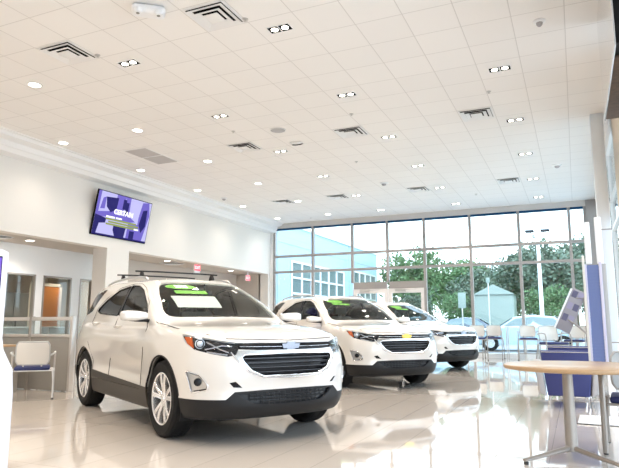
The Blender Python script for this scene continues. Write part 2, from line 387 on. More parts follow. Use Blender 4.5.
for y in (3.93, 1.46, -1.0, -3.5):
    for x in (-.83, -3.31, -5.82, -7.76, -9.76): spot(x, y, 1)  # unseen extra lamps without fittings, added to light the near room
sl = bpy.data.lights.new('downlight', 'SPOT'); sl.energy = 130; sl.color = (1, .87, .73); sl.spot_size = R(125); sl.spot_blend = .9; sl.shadow_soft_size = .12
sl3 = sl.copy(); sl3.energy = 45
for x, y, e in spots:
    o = bpy.data.objects.new('downlight_lamp', sl); COL.objects.link(o); o.location = (x, y, CZ - .06)
    if x < -9: o.data = sl3
def vent():
    o = thing('ceiling_vent', (0, 0, CZ), 0, 'x', 'ceiling vent', 'square air diffusers in the ceiling')
    mb = MB(); q = .29
    for a, b, c, d in ((-q, q, -q, -q + .025), (-q, q, q - .025, q), (-q, -q + .025, -q, q), (q - .025, q, -q, q)): mb.box(a, b, c, d, -.010, -.0005)
    mb.build('frame', 'white_trim', o)
    mb = MB(); mb.box(-q + .02, q - .02, -q + .02, q - .02, -.003, -.0008); mb.build('throat', 'dark', o)
    for r0, r1, z0, z1 in ((.200, .262, -.006, -.030), (.120, .185, -.010, -.036)):
        mb = MB(); n = 4; A = [(math.cos(R(45 + 90 * k)) * 1.414, math.sin(R(45 + 90 * k)) * 1.414) for k in range(4)]
        vs = [(u * r1, v * r1, z1) for u, v in A] + [(u * r0, v * r0, z0 - .002) for u, v in A] + [(u * r1, v * r1, z1 + .005) for u, v in A] + [(u * r0, v * r0, z0 + .004) for u, v in A]
        fs = [(i, (i + 1) % 4, 4 + (i + 1) % 4, 4 + i) for i in range(4)] + [(8 + i, 12 + i, 12 + (i + 1) % 4, 8 + (i + 1) % 4) for i in range(4)] + [(i, 8 + i, 8 + (i + 1) % 4, (i + 1) % 4) for i in range(4)] + [(4 + i, 4 + (i + 1) % 4, 12 + (i + 1) % 4, 12 + i) for i in range(4)]
        mb.add(vs, fs); mb.build('louvre', 'white_trim', o, smooth=0)
    mb = MB(); mb.box(-.10, .10, -.10, .10, -.034, -.020); mb.build('centre_plate', 'white_trim', o, bevel=.006)
    return o
V0 = vent()
VL = [(10, 1, 'at the upper left, left of the rounded white fixture'), (6, 1, 'nearest one right of the rounded white fixture'), (10, 9, 'beside the row of round downlights, mid ceiling left'), (6, 9, 'mid ceiling centre, above the middle car'), (2, 9, 'mid ceiling right'), (6, 18, 'far ceiling, above the double door'), (10, 18, 'far ceiling left of the double door'), (2, 18, 'far ceiling right'), (13, 18, 'farthest left, near the left wall corner')]
for k, (i, j, lb) in enumerate(VL):
    o = V0 if k == 0 else copy_tree(V0); x, y = cell(i, j); o.location = (x, y, CZ); o['label'] = 'square white ceiling air diffuser, ' + lb
o = thing('return_grille', (-8.69, 10.46, CZ), 0, 'long grey return air grille in the ceiling left of centre', 'vent')
mb = MB(); mb.box(-.31, .31, -.62, .62, -.008, -.0005); mb.build('frame', 'white_trim', o)
for s in (-1, 1):
    mb = MB()
    for k in range(16): mb.box(-.28, .28, s * .305 - .28 + .035 * k, s * .305 - .26 + .035 * k, -.014, -.008)
    mb.build('louvre', 'header_grey', o)
o = thing('emergency_light', (-4.53, 5.27, CZ), R(40), 'rounded white twin head emergency light on the ceiling near the top edge', 'emergency light')
mb = MB(); mb.box(-.20, .20, -.10, .10, -.11, -.0005); mb.build('housing', 'plastic_white', o, bevel=.05, seg=4)
for s in (-1, 1):
    mb = MB(); mb.lathe([(.035, .02), (.05, -.03), (.045, -.05), (.02, -.055), (.002, -.055)], 20, Matrix.Translation((s * .12, -.11, -.10))); l = mb.build('lamp_head', 'plastic_white', o)
    mb = MB(); mb.lathe([(.022, -.053), (.02, -.060), (.002, -.061)], 14, Matrix.Translation((s * .12, -.11, -.10))); mb.build('lens', 'grey_cabinet', l)
o = thing('ceiling_speaker', (-5.20, 10.0, CZ), 0, 'round flat ceiling speaker left of centre', 'speaker')
mb = MB(); mb.lathe([(.16, -.0005), (.16, -.012), (.145, -.014)], 28, cap=False); mb.build('ring', 'white_trim', o)
mb = MB(); mb.lathe([(.145, -.002), (.145, -.012), (.002, -.013)], 28); mb.build('grille', 'grey_leather', o)
o = thing('air_sensor', (-5.22, 10.92, CZ), 0, 'small square ceiling fitting with one dark slot beyond the round speaker', 'sensor')
mb = MB(); mb.box(-.13, .13, -.09, .09, -.018, -.0005); mb.build('plate', 'white_trim', o, bevel=.008)
mb = MB(); mb.tube([(-.12, .03, -.022), (-.05, .06, -.022), (.05, .06, -.022), (.12, .03, -.022)], .012, 6); mb.build('slot', 'dark', o)
def dome(x, y, r, label, name='dome_camera', cat='camera'):
    o = thing(name, (x, y, CZ), 0, label, cat)
    mb = MB(); mb.lathe([(r, -.0005), (r, -.02), (r * .8, -.03), (.002, -.03)], 24); mb.build('base', 'plastic_white', o)
    mb = MB(); mb.lathe([(r * .55, -.03), (r * .5, -.055), (r * .3, -.075), (.002, -.082)], 20); mb.build('dome', 'grey_leather', o)
dome(-.20, 7.58, .075, 'small dome camera on the ceiling at the upper right')
dome(-.205, 15.1, .11, 'white ceiling sensor at far right, left of the column', 'ceiling_sensor', 'sensor')
dome(-4.59, 15.15, .12, 'white ceiling sensor above the middle car, in mid ceiling', 'ceiling_sensor', 'sensor')
dome(-9.64, 15.0, .10, 'white ceiling sensor near the left cove', 'ceiling_sensor', 'sensor')
def sprinkler():
    o = thing('sprinkler', (0, 0, CZ), 0, 'x', 'sprinkler', 'sprinkler heads in the ceiling')
    mb = MB(); mb.lathe([(.04, -.0005), (.038, -.008), (.012, -.010), (.010, -.03), (.022, -.034), (.002, -.036)], 16); mb.build('head', 'aluminium', o); return o
SP = sprinkler()
for k, (x, y, lb) in enumerate(((-6.05, 6.0, 'near the upper left air diffuser'), (-3.6, 6.0, 'near the top edge of the ceiling'), (-6.05, 9.7, 'left of the round speaker'), (-3.55, 9.75, 'above the middle of the ceiling'), (-1.1, 9.7, 'at the right of the ceiling'), (-4.55, 12.8, 'in the middle distance'), (-2.5, 17.6, 'near the window wall'), (-8.6, 19.2, 'at the far left corner above the windows'))):
    o = SP if k == 0 else copy_tree(SP); o.location = (x, y, CZ); o['label'] = 'small ceiling sprinkler head, ' + lb
# recess fittings
for k, (x, y, lb) in enumerate(((-11.3, 9.5, 'above the cubicle'), (-11.15, 14.3, 'above the nearest car roof bars'), (-11.15, 17.9, 'near the far red exit sign'))):
    o = copy_tree(RL); o.location = (x, y, HZ); o['label'] = 'round downlight in the low recess ceiling, ' + lb; o['group'] = 'round downlights in the recess ceiling'
sl2 = bpy.data.lights.new('recess_light', 'SPOT'); sl2.energy = 85; sl2.color = (1, .88, .76); sl2.spot_size = R(140); sl2.spot_blend = 1; sl2.shadow_soft_size = .1
for x, y in ((-11.3, 9.5), (-11.15, 14.3), (-11.15, 17.9), (-13.6, 7.6), (-13.6, 10.4), (-13.2, 12.6), (-11.3, 7)):
    o = bpy.data.objects.new('recess_lamp', sl2); COL.objects.link(o); o.location = (x, y, HZ - .05)
for k, (x, y, rr) in enumerate(((-11.45, 8.7, .3), (-11.5, 15.0, .3))):
    o = copy_tree(V0); o.location = (x, y, HZ); o['label'] = 'square air diffuser in the low recess ceiling, ' + ('above the cubicle at the left edge', 'above the nearest car')[k]; o['group'] = 'air diffusers in the recess ceiling'
def exit_sign(x, y, label, z=2.74, plate=False):
    o = thing('exit_sign', (x, y, z), 0, label, 'exit sign')
    if plate: mb = MB(); mb.box(-.02, .02, -.15, .15, -.20, -.105); mb.build('lower_plate', 'plastic_white', o)
    mb = MB(); mb.box(-.02, .02, -.16, .16, -.10, .10); mb.box(-.015, .015, -.03, .03, .10, HZ - z - .0005); mb.build('housing', 'plastic_white', o, bevel=.004)
    for s in (1, -1):
        mb = MB(); mb.box(min(s * .02, s * .024), max(s * .02, s * .024), -.15, .15, -.09, .09); f_ = mb.build('face', 'exit_red', o)
        mb = MB(); text_mesh(mb, 'EXIT', .14, lambda u, v, w_: (s * (.0245 + w_), u * s, v), .002, bold=.002); mb.build('lettering', 'screen_white', f_, smooth=0)
exit_sign(-10.95, 15.55, 'red exit sign hanging above the nearest car roof bars', 2.84, True); exit_sign(-10.95, 18.75, 'red exit sign farther back near the window wall corner')
# ---- television
def tilt(px, pz, ang, y0):
    c, s = math.cos(ang), math.sin(ang)
    return lambda u, v, w_: (px + v * s + w_ * c, y0 + u, pz + v * c - w_ * s)
TF = tilt(-10.46, 3.765, R(10.6), 11.57)
o = thing('television', (0, 0, 0), 0, 'large wall television tilted down, purple picture, high on the left wall', 'television')
mb = MB(); mb.prism([(-.99, -.56), (.99, -.56), (.99, .56), (-.99, .56)], -.05, 0, TF); mb.build('casing', 'dark', o, bevel=.008)
mb = MB(); mb.prism([(-.97, -.54), (.97, -.54), (.97, .54), (-.97, .54)], 0, .002, TF); scr = mb.build('screen', 'screen_light', o)
def scrp(name, m, polys, d=.0035):
    mb = MB()
    for P in polys: mb.prism(P, .0021, d, TF)
    mb.build(name, m, scr, smooth=0)
scrp('picture_mid', 'screen_mid', [[(-.93, .02), (-.55, .08), (-.50, -.06), (-.93, -.10)], [(-.35, .54), (-.02, .54), (-.05, .10), (-.35, .14)][:4], [(.62, .50), (.86, .54), (.95, .20), (.80, -.52), (.55, -.52), (.55, .10)], [(-.3, .06), (.15, .08), (.45, -.05), (.1, -.12), (-.3, -.08)], [(-.97, .54), (-.88, .54), (-.90, -.3), (-.97, -.3)], [(.2, -.12), (.7, -.10), (.6, -.52), (.2, -.52)], [(-.55, .08), (-.35, .14), (-.3, .06), (-.3, -.08), (-.50, -.06)], [(-.02, .54), (.16, .54), (.18, .08), (.04, .10)], [(-.85, .10), (-.70, .12), (-.70, .42), (-.80, .38)]])
scrp('picture_dark', 'screen_dark', [[(-.70, .42), (-.28, .46), (-.30, .16), (-.48, .06), (-.64, .18)], [(-.97, -.05), (-.58, -.10), (-.60, -.22), (-.80, -.25), (-.86, -.54), (-.97, -.54)], [(-.30, -.22), (.15, -.24), (.12, -.52), (-.20, -.52), (-.30, -.36)], [(.02, .40), (.12, .40), (.12, .10), (.02, .10)], [(.30, -.30), (.48, -.30), (.48, -.52), (.30, -.52)], [(.68, .30), (.84, .34), (.86, -.10), (.72, -.30), (.60, -.10)], [(-.10, .46), (.02, .46), (.02, .20), (-.10, .20)], [(-.97, -.50), (.97, -.50), (.97, -.54), (-.97, -.54)]], .0045)
scrp('picture_lime', 'screen_lime', [[(-.55 + dx, z), (.55 + dx, z), (.55 + dx, z - .045), (-.55 + dx, z - .045)] for dx, z in ((-.05, -.085), (.05, -.15), (-.02, -.21))], .0055)
mb = MB(); text_mesh(mb, 'CERTAIN', .17, lambda u, v, w_: TF(u - .02, v + .10, .0056 + w_), .002, bold=.006); mb.build('headline', 'screen_white', scr, smooth=0)
scrp('caption', 'screen_white', [[(-.60, -.03), (-.30, -.03), (-.30, -.07), (-.60, -.07)], [(-.26, -.03), (-.05, -.03), (-.05, -.07), (-.26, -.07)], [(.45, -.22), (.62, -.22), (.62, -.26), (.45, -.26)]], .0058)
mb = MB(); mb.box(WX + .0005, WX + .05, 11.3, 11.85, 3.5, 4.0); mb.prism([(WX + .03, 3.6), (-10.550, 3.62), (-10.485, 3.95), (WX + .03, 3.95)], 11.4, 11.75, lambda u, v, w_: (u, w_, v)); mb.build('wall_mount', 'dark', o)
# ---- left kiosk
kd = Vector((-2.69, 2.10, 0)); u_ = kd.normalized(); KX = Matrix.Translation((-2.83, 2.02, 0)) @ Matrix.Rotation(R(38), 4, 'Z')
o = thing('kiosk', (-2.83, 2.02, 0), R(38), 'white kiosk with a purple screen and flared base at the left edge', 'kiosk')
mb = MB(); mb.prism([(-.25, 1.44), (.175, 1.44), (.175, .99), (.185, .93), (.235, .83), (.245, .70), (.245, 0), (-.3, 0)], -.05, .05, lambda u, v, w_: (u, w_, v)); mb.build('body', 'kiosk_white', o, bevel=.012, seg=3)
mb = MB(); mb.box(-.20, .170, -.062, -.0505, .97, 1.405); mb.build('bezel', 'dark', o, bevel=.003)
mb = MB(); mb.box(-.19, .168, -.064, -.0622, .98, 1.397); mb.build('screen', 'screen_purple', o)

# ================================================================ the car
CK = (0, 1, 2, 3, 4, 5, 6, 7, 8, 9, 10, 11, 12, 13, 14)
RINGS = [
 # lower edge, tucked under
 [(2.06,0,.215),(2.05,.30,.215),(2.00,.54,.215),(1.88,.68,.215),(1.72,.76,.215),(1.36,.80,.21),(.90,.80,.21),(.30,.80,.21),(-.25,.80,.21),(-.80,.80,.21),(-1.36,.80,.22),(-1.86,.76,.25),(-2.06,.62,.27),(-2.18,.33,.28),(-2.21,0,.28)],
 [(2.19,0,.235),(2.175,.30,.235),(2.11,.56,.235),(1.98,.735,.235),(1.79,.83,.235),(1.36,.87,.235),(.90,.87,.235),(.30,.87,.235),(-.25,.87,.235),(-.80,.87,.235),(-1.36,.87,.24),(-1.90,.83,.27),(-2.13,.68,.30),(-2.26,.36,.31),(-2.29,0,.31)],
 [(2.26,0,.33),(2.245,.30,.33),(2.175,.58,.335),(2.035,.765,.345),(1.83,.865,.35),(1.36,.905,.33),(.90,.89,.32),(.30,.885,.32),(-.25,.885,.32),(-.80,.89,.32),(-1.36,.91,.34),(-1.92,.865,.38),(-2.16,.72,.40),(-2.30,.38,.41),(-2.335,0,.41)],
 [(2.25,0,.47),(2.235,.30,.47),(2.17,.59,.475),(2.035,.78,.48),(1.84,.878,.48),(1.36,.915,.46),(.90,.905,.44),(.30,.90,.44),(-.25,.90,.44),(-.80,.905,.44),(-1.36,.918,.46),(-1.92,.875,.50),(-2.17,.74,.52),(-2.32,.39,.52),(-2.36,0,.52)],
 [(2.275,0,.61),(2.26,.30,.61),(2.185,.60,.61),(2.03,.79,.61),(1.84,.885,.61),(1.36,.918,.60),(.90,.890,.58),(.30,.868,.57),(-.25,.868,.57),(-.80,.878,.58),(-1.36,.92,.60),(-1.92,.875,.63),(-2.17,.74,.64),(-2.32,.39,.64),(-2.36,0,.64)],
 [(2.275,0,.73),(2.26,.30,.73),(2.175,.60,.73),(2.01,.79,.74),(1.82,.885,.74),(1.36,.920,.74),(.90,.908,.73),(.30,.90,.73),(-.25,.90,.73),(-.80,.905,.74),(-1.36,.92,.76),(-1.92,.87,.78),(-2.16,.73,.79),(-2.29,.39,.79),(-2.325,0,.79)],
 [(2.245,0,.86),(2.225,.30,.86),(2.13,.60,.86),(1.96,.78,.865),(1.78,.875,.87),(1.36,.915,.87),(.90,.917,.87),(.30,.917,.88),(-.25,.919,.89),(-.80,.922,.90),(-1.36,.915,.89),(-1.91,.855,.90),(-2.13,.71,.91),(-2.25,.38,.92),(-2.285,0,.92)],
 [(2.195,0,.935),(2.17,.30,.935),(2.07,.60,.94),(1.90,.765,.945),(1.73,.855,.95),(1.36,.893,.955),(.90,.900,.935),(.30,.899,.94),(-.25,.900,.948),(-.80,.904,.958),(-1.36,.90,.975),(-1.90,.835,.98),(-2.11,.69,.99),(-2.235,.375,1.00),(-2.27,0,1.00)],
 [(2.10,0,.985),(2.08,.28,.985),(1.99,.55,.985),(1.84,.715,.985),(1.68,.80,.99),(1.34,.845,1.005),(.90,.868,1.01),(.30,.878,1.005),(-.25,.878,1.01),(-.80,.88,1.02),(-1.36,.88,1.03),(-1.90,.825,1.04),(-2.12,.69,1.05),(-2.225,.37,1.05),(-2.265,0,1.05)],
 [(1.85,0,1.035),(1.83,.25,1.035),(1.76,.49,1.03),(1.66,.64,1.03),(1.52,.735,1.03),(1.26,.80,1.035),(.89,.842,1.04),(.30,.855,1.035),(-.25,.855,1.04),(-.80,.855,1.05),(-1.36,.855,1.065),(-1.89,.81,1.08),(-2.11,.68,1.085),(-2.215,.365,1.085),(-2.255,0,1.085)],
 [(1.12,0,1.125),(1.11,.24,1.122),(1.08,.45,1.115),(1.04,.62,1.105),(1.00,.73,1.09),(.95,.785,1.08),(.84,.822,1.07),(.26,.835,1.065),(-.27,.835,1.07),(-.82,.833,1.08),(-1.37,.832,1.11),(-1.88,.79,1.14),(-2.09,.665,1.145),(-2.185,.35,1.14),(-2.225,0,1.14)],
 [(.70,0,1.375),(.69,.21,1.37),(.66,.41,1.365),(.61,.565,1.355),(.56,.66,1.34),(.49,.715,1.33),(.36,.742,1.32),(-.03,.758,1.31),(-.40,.76,1.31),(-.88,.765,1.33),(-1.39,.76,1.345),(-1.83,.715,1.35),(-2.01,.605,1.355),(-2.08,.32,1.355),(-2.115,0,1.36)],
 [(.26,0,1.572),(.25,.19,1.570),(.22,.37,1.563),(.17,.50,1.553),(.11,.575,1.54),(.02,.62,1.53),(-.10,.64,1.53),(-.32,.655,1.535),(-.58,.66,1.535),(-.97,.665,1.55),(-1.41,.66,1.54),(-1.75,.635,1.525),(-1.91,.55,1.505),(-1.98,.28,1.50),(-2.01,0,1.50)],
 [(.06,0,1.612),(.05,.15,1.611),(.02,.29,1.608),(-.03,.39,1.604),(-.09,.45,1.60),(-.17,.49,1.597),(-.28,.515,1.598),(-.47,.53,1.605),(-.70,.53,1.607),(-1.03,.54,1.607),(-1.42,.53,1.595),(-1.70,.49,1.575),(-1.86,.41,1.558),(-1.95,.22,1.548),(-1.98,0,1.545)],
 [(-.15,0,1.633),(-.17,0,1.633),(-.19,0,1.634),(-.22,0,1.634),(-.26,0,1.635),(-.31,0,1.636),(-.38,0,1.638),(-.52,0,1.641),(-.72,0,1.641),(-1.04,0,1.636),(-1.42,0,1.617),(-1.66,0,1.598),(-1.78,0,1.587),(-1.85,0,1.578),(-1.90,0,1.570)],
]
def crom(a, b, c, d, t):
    return b + (c - a) * (t * .5) + (a * 2 - b * 5 + c * 4 - d) * (t * t * .5) + (b * 3 - a - c * 3 + d) * (t * t * t * .5)
def body_half(ns=8):
    G = [[Vector(p) for p in r] for r in RINGS]
    def ext(seq, mirror=False):
        s0, s1 = seq[0], seq[-1]
        a = Vector((seq[1].x, -seq[1].y, seq[1].z)) if mirror else s0 * 2 - seq[1]
        b = Vector((seq[-2].x, -seq[-2].y, seq[-2].z)) if mirror else s1 * 2 - seq[-2]
        return [a] + seq + [b]
    rows = []
    for r in G:
        e = ext(r, True); o = []
        for i in range(len(r) - 1):
            for k in range(ns): o.append(crom(e[i], e[i + 1], e[i + 2], e[i + 3], k / ns))
        o.append(r[-1].copy()); o[0].y = 0; o[-1].y = 0; rows.append(o)
    nc = len(rows[0]); cols = []
    for j in range(nc):
        c = [r[j] for r in rows]; e = ext(c); e[-1] = Vector((c[-1].x, -c[-2].y, c[-2].z)); o = []
        for i in range(len(c) - 1):
            for k in range(ns): o.append(crom(e[i], e[i + 1], e[i + 2], e[i + 3], k / ns))
        o.append(c[-1].copy()); cols.append(o)
    for o in (cols[0], cols[-1]):
        for p in o: p.y = 0
    for c in cols:
        for p in c: p.y = max(0, p.y)
    return cols
AXZ = (Vector((1, 0, 0)), Vector((0, 0, 1)))
AYZ = (Vector((0, 1, 0)), Vector((0, 0, 1)))
def AD(deg): return (Vector((-math.sin(R(deg)), math.cos(R(deg)), 0)), Vector((0, 0, 1)))
def inpoly(u, v, P):
    c = False; n = len(P)
    for i in range(n):
        (x1, y1), (x2, y2) = P[i], P[(i + 1) % n]
        if (y1 > v) != (y2 > v) and u < (x2 - x1) * (v - y1) / (y2 - y1) + x1: c = not c
    return c
def cut(bm, lay, poly, axes, filt, t, over=(0,)):
    U, V = axes; D = U.cross(V)
    for i in range(len(poly)):
        a, b = poly[i], poly[(i + 1) % len(poly)]
        lo = (min(a[0], b[0]) - .002, min(a[1], b[1]) - .002); hi = (max(a[0], b[0]) + .002, max(a[1], b[1]) + .002)
        fs = []
        for f in bm.faces:
            if f[lay] not in over or not filt(f.calc_center_median()): continue
            us = [q.co.dot(U) for q in f.verts]; vs = [q.co.dot(V) for q in f.verts]
            if max(us) < lo[0] or min(us) > hi[0] or max(vs) < lo[1] or min(vs) > hi[1]: continue
            fs.append(f)
        if not fs: continue
        p0 = U * a[0] + V * a[1]; d = U * (b[0] - a[0]) + V * (b[1] - a[1])
        if d.length < 1e-6: continue
        no = d.cross(D).normalized()
        es = set(e for f in fs for e in f.edges); vv = set(q for f in fs for q in f.verts)
        bmesh.ops.bisect_plane(bm, geom=list(vv) + list(es) + fs, dist=1e-5, plane_co=p0, plane_no=no)
    for f in bm.faces:
        if f[lay] not in over: continue
        c = f.calc_center_median()
        if filt(c) and inpoly(c.dot(U), c.dot(V), poly): f[lay] = t
def circ(cx, cz, r, n=28, a0=0, a1=360): return [(cx + r * math.cos(R(a0 + (a1 - a0) * i / n)), cz + r * math.sin(R(a0 + (a1 - a0) * i / n))) for i in range(n)]
def rnd(P, r=.02, n=3):
    """outline with rounded corners"""
    o = []
    for i, p in enumerate(P):
        p = Vector(p); a = Vector(P[i - 1]); b = Vector(P[(i + 1) % len(P)])
        da = (a - p); db = (b - p); q = min(r, da.length * .45, db.length * .45); s = p + da.normalized() * q; e = p + db.normalized() * q
        for k in range(n + 1):
            t = k / n; o.append(tuple(s * (1 - t) ** 2 + p * 2 * t * (1 - t) + e * t * t))
    return o
WSH = rnd([(-.01, 1.142), (.60, 1.136), (.672, 1.15), (.680, 1.215), (.61, 1.40), (.535, 1.514), (.47, 1.552), (-.01, 1.566)], .03)
REARG = rnd([(-.01, 1.16), (.56, 1.165), (.50, 1.44), (-.01, 1.47)], .03)
WIN_F = rnd([(.63, 1.165), (.50, 1.28), (.16, 1.456), (-.05, 1.515), (-.25, 1.528), (-.275, 1.16)], .03)
WIN_R = rnd([(-.345, 1.165), (-.32, 1.525), (-.65, 1.49), (-.98, 1.37), (-1.18, 1.27), (-1.20, 1.23), (-1.08, 1.20)], .03)
WIN_Q = rnd([(-1.50, 1.235), (-1.33, 1.42), (-1.20, 1.53), (-1.45, 1.525), (-1.75, 1.46), (-1.93, 1.33), (-2.02, 1.20), (-1.75, 1.19)], .03)
DOOR_F = rnd([(.80, .40), (.86, .80), (.83, 1.02), (.66, 1.13), (.52, 1.30), (.16, 1.485), (-.05, 1.545), (-.285, 1.552), (-.31, 1.06), (-.30, .40)], .02)
DOOR_R = rnd([(-.30, .40), (-.31, 1.06), (-.285, 1.552), (-.66, 1.52), (-1.02, 1.40), (-1.25, 1.27), (-1.30, 1.10), (-1.16, .82), (-.98, .62), (-.93, .40)], .02)
GRILLE = [(-.01, .590), (.30, .603), (.415, .655), (.485, .735), (.495, .772), (.465, .792), (.30, .796), (-.01, .797)]
GR_OUT = [(-.01, .576), (.31, .590), (.435, .640), (.530, .738), (.580, .815), (.53, .828), (.30, .826), (-.01, .826)]
GR_TOP = [(-.01, .828), (.34, .830), (.56, .840), (.66, .900), (.50, .897), (.30, .898), (-.01, .896)]
LOWG = [(-.01, .345), (.17, .348), (.36, .358), (.455, .405), (.52, .452), (.30, .458), (-.01, .460)]
VAL = [(-.02, .10), (.95, .10), (.95, .405), (.62, .405), (.545, .470), (.30, .478), (-.02, .480)]
HEADL = [(-.600, .972), (-.665, .900), (-.775, .835), (-.94, .800), (-1.10, .775), (-1.165, .790), (-1.178, .835), (-1.16, .895), (-1.04, .912), (-.92, .930), (-.755, .955)]
FOG = rnd([(-.705, .650), (-.851, .618), (-.935, .530), (-.928, .490), (-.774, .463)], .02)
def build_car_meshes():
    cols = body_half(); bm = bmesh.new(); lay = bm.faces.layers.int.new('t')
    vv = [[bm.verts.new(p) for p in c] for c in cols]
    for i in range(len(cols) - 1):
        for j in range(len(cols[0]) - 1):
            bm.faces.new((vv[i][j], vv[i + 1][j], vv[i + 1][j + 1], vv[i][j + 1]))
    bmesh.ops.remove_doubles(bm, verts=bm.verts, dist=2e-4)
    bmesh.ops.recalc_face_normals(bm, faces=bm.faces)
    side = lambda c: c.y > .42
    low = lambda c: c.y > .42 and c.z < 1.0
    # 1 arch hole, 2/3/4 side glass, 5 windshield, 6 rear glass, 7 grille, 8 silver band, 9 upper strip, 10 lower grille, 11 black valance, 12 headlamp, 13 fog lamp bezel, 14 rocker, 15 front door, 16 rear door, 17 hood, 18 rear bumper lower, 19 tail lamp, 20 notch
    for cx in (1.3625, -1.3625): cut(bm, lay, circ(cx, .365, .395, 32), AXZ, low, 1)
    cut(bm, lay, WIN_F, AXZ, side, 2); cut(bm, lay, WIN_R, AXZ, side, 3); cut(bm, lay, WIN_Q, AXZ, side, 4)
    cut(bm, lay, [(-.262, 1.165), (-.245, 1.526), (-.328, 1.526), (-.355, 1.168)], AXZ, side, 21)
    cut(bm, lay, WSH, AYZ, lambda c: c.x > -.1 and c.z > 1.09, 5); cut(bm, lay, REARG, AYZ, lambda c: c.x < -1.7 and c.z > 1.1, 6)
    fr = lambda c: c.x > 1.8
    cut(bm, lay, GRILLE, AYZ, fr, 7); cut(bm, lay, GR_OUT, AYZ, fr, 8)
    cut(bm, lay, HEADL, AD(45), lambda c: c.x > 1.45 and c.z > .7, 12, (0, 8))
    cut(bm, lay, GR_TOP, AYZ, fr, 9, (0,)); cut(bm, lay, LOWG, AYZ, fr, 10)
    cut(bm, lay, VAL, AYZ, lambda c: c.x > 1.45, 11)
    cut(bm, lay, FOG, AD(45), lambda c: c.x > 1.5 and c.y > .3 and c.z > .44, 13)
    cut(bm, lay, [(.475, .500), (.545, .560), (.60, .550), (.555, .505)], AYZ, fr, 20)
    cut(bm, lay, [(-1.02, .10), (1.02, .10), (1.02, .43), (.50, .445), (-.50, .475), (-1.02, .50)], AXZ, low, 14)
    cut(bm, lay, DOOR_F, AXZ, side, 15); cut(bm, lay, DOOR_R, AXZ, side, 16)
    cut(bm, lay, [(-.02, .20), (.98, .20), (.98, .50), (.60, .52), (.50, .56), (-.02, .56)], AYZ, lambda c: c.x < -1.7, 18)
    cut(bm, lay, [(-2.4, .93), (-1.78, .98), (-1.86, 1.09), (-2.4, 1.12)], AXZ, lambda c: c.y > .35 and c.x < -1.7, 19)
    HOOD = [(-.01, .915), (.58, .93), (.70, .965), (.79, 1.02), (.80, 1.085), (.74, 1.10), (.60, 1.112), (-.01, 1.122)]
    cut(bm, lay, HOOD, AYZ, lambda c: .9 < c.x < 2.3 and c.y < .83 and c.z > .90, 17)
    bm.normal_update(); bm.verts.index_update()
    nrm = {v: v.normal.copy() for v in bm.verts}
    # at the centreline the normal has no sideways part
    for v in bm.verts:
        if v.co.y < 1e-4: n = nrm[v]; n.y = 0; n.normalize()
    return bm, lay, nrm
def part_mesh(name, bm, lay, nrm, tags, both, mirror=False, inset=0.0, rim=0.0, mats=('white_paint',)):
    vs, fs, ns = [], [], []
    ed = {}
    def emit(sgn):
        idx = {}
        for f in bm.faces:
            if f[lay] not in tags: continue
            q = []
            for v in f.verts:
                if v not in idx:
                    idx[v] = len(vs); n = nrm[v]; p = v.co - n * inset
                    vs.append((p.x, p.y * sgn, p.z)); ns.append((n.x, n.y * sgn, n.z))
                q.append(idx[v])
            fs.append(tuple(q) if sgn > 0 else tuple(reversed(q)))
        if rim:
            for f in bm.faces:
                if f[lay] not in tags: continue
                for l in f.loops:
                    e = l.edge
                    if sum(g[lay] in tags for g in e.link_faces) != 1: continue
                    a, b = l.vert, l.link_loop_next.vert
                    if a.co.y < 1e-4 and b.co.y < 1e-4: continue
                    o = len(vs)
                    for v, d in ((a, 0), (b, 0), (b, rim), (a, rim)):
                        p = v.co - nrm[v] * (inset + d); vs.append((p.x, p.y * sgn, p.z)); n = nrm[v]; ns.append((n.x, n.y * sgn, n.z))
                    fs.append((o + 1, o, o + 3, o + 2) if sgn > 0 else (o, o + 1, o + 2, o + 3))
    if both: emit(1); emit(-1)
    else: emit(-1 if mirror else 1)
    me = bpy.data.meshes.new(name); me.from_pydata(vs, [], fs)
    for m_ in mats: me.materials.append(M[m_])
    me.shade_smooth()
    me.normals_split_custom_set_from_vertices(ns)
    return me
M['white_paint'].node_tree.nodes['Principled BSDF'].inputs['Coat IOR'].default_value = 1.75
CARP = None
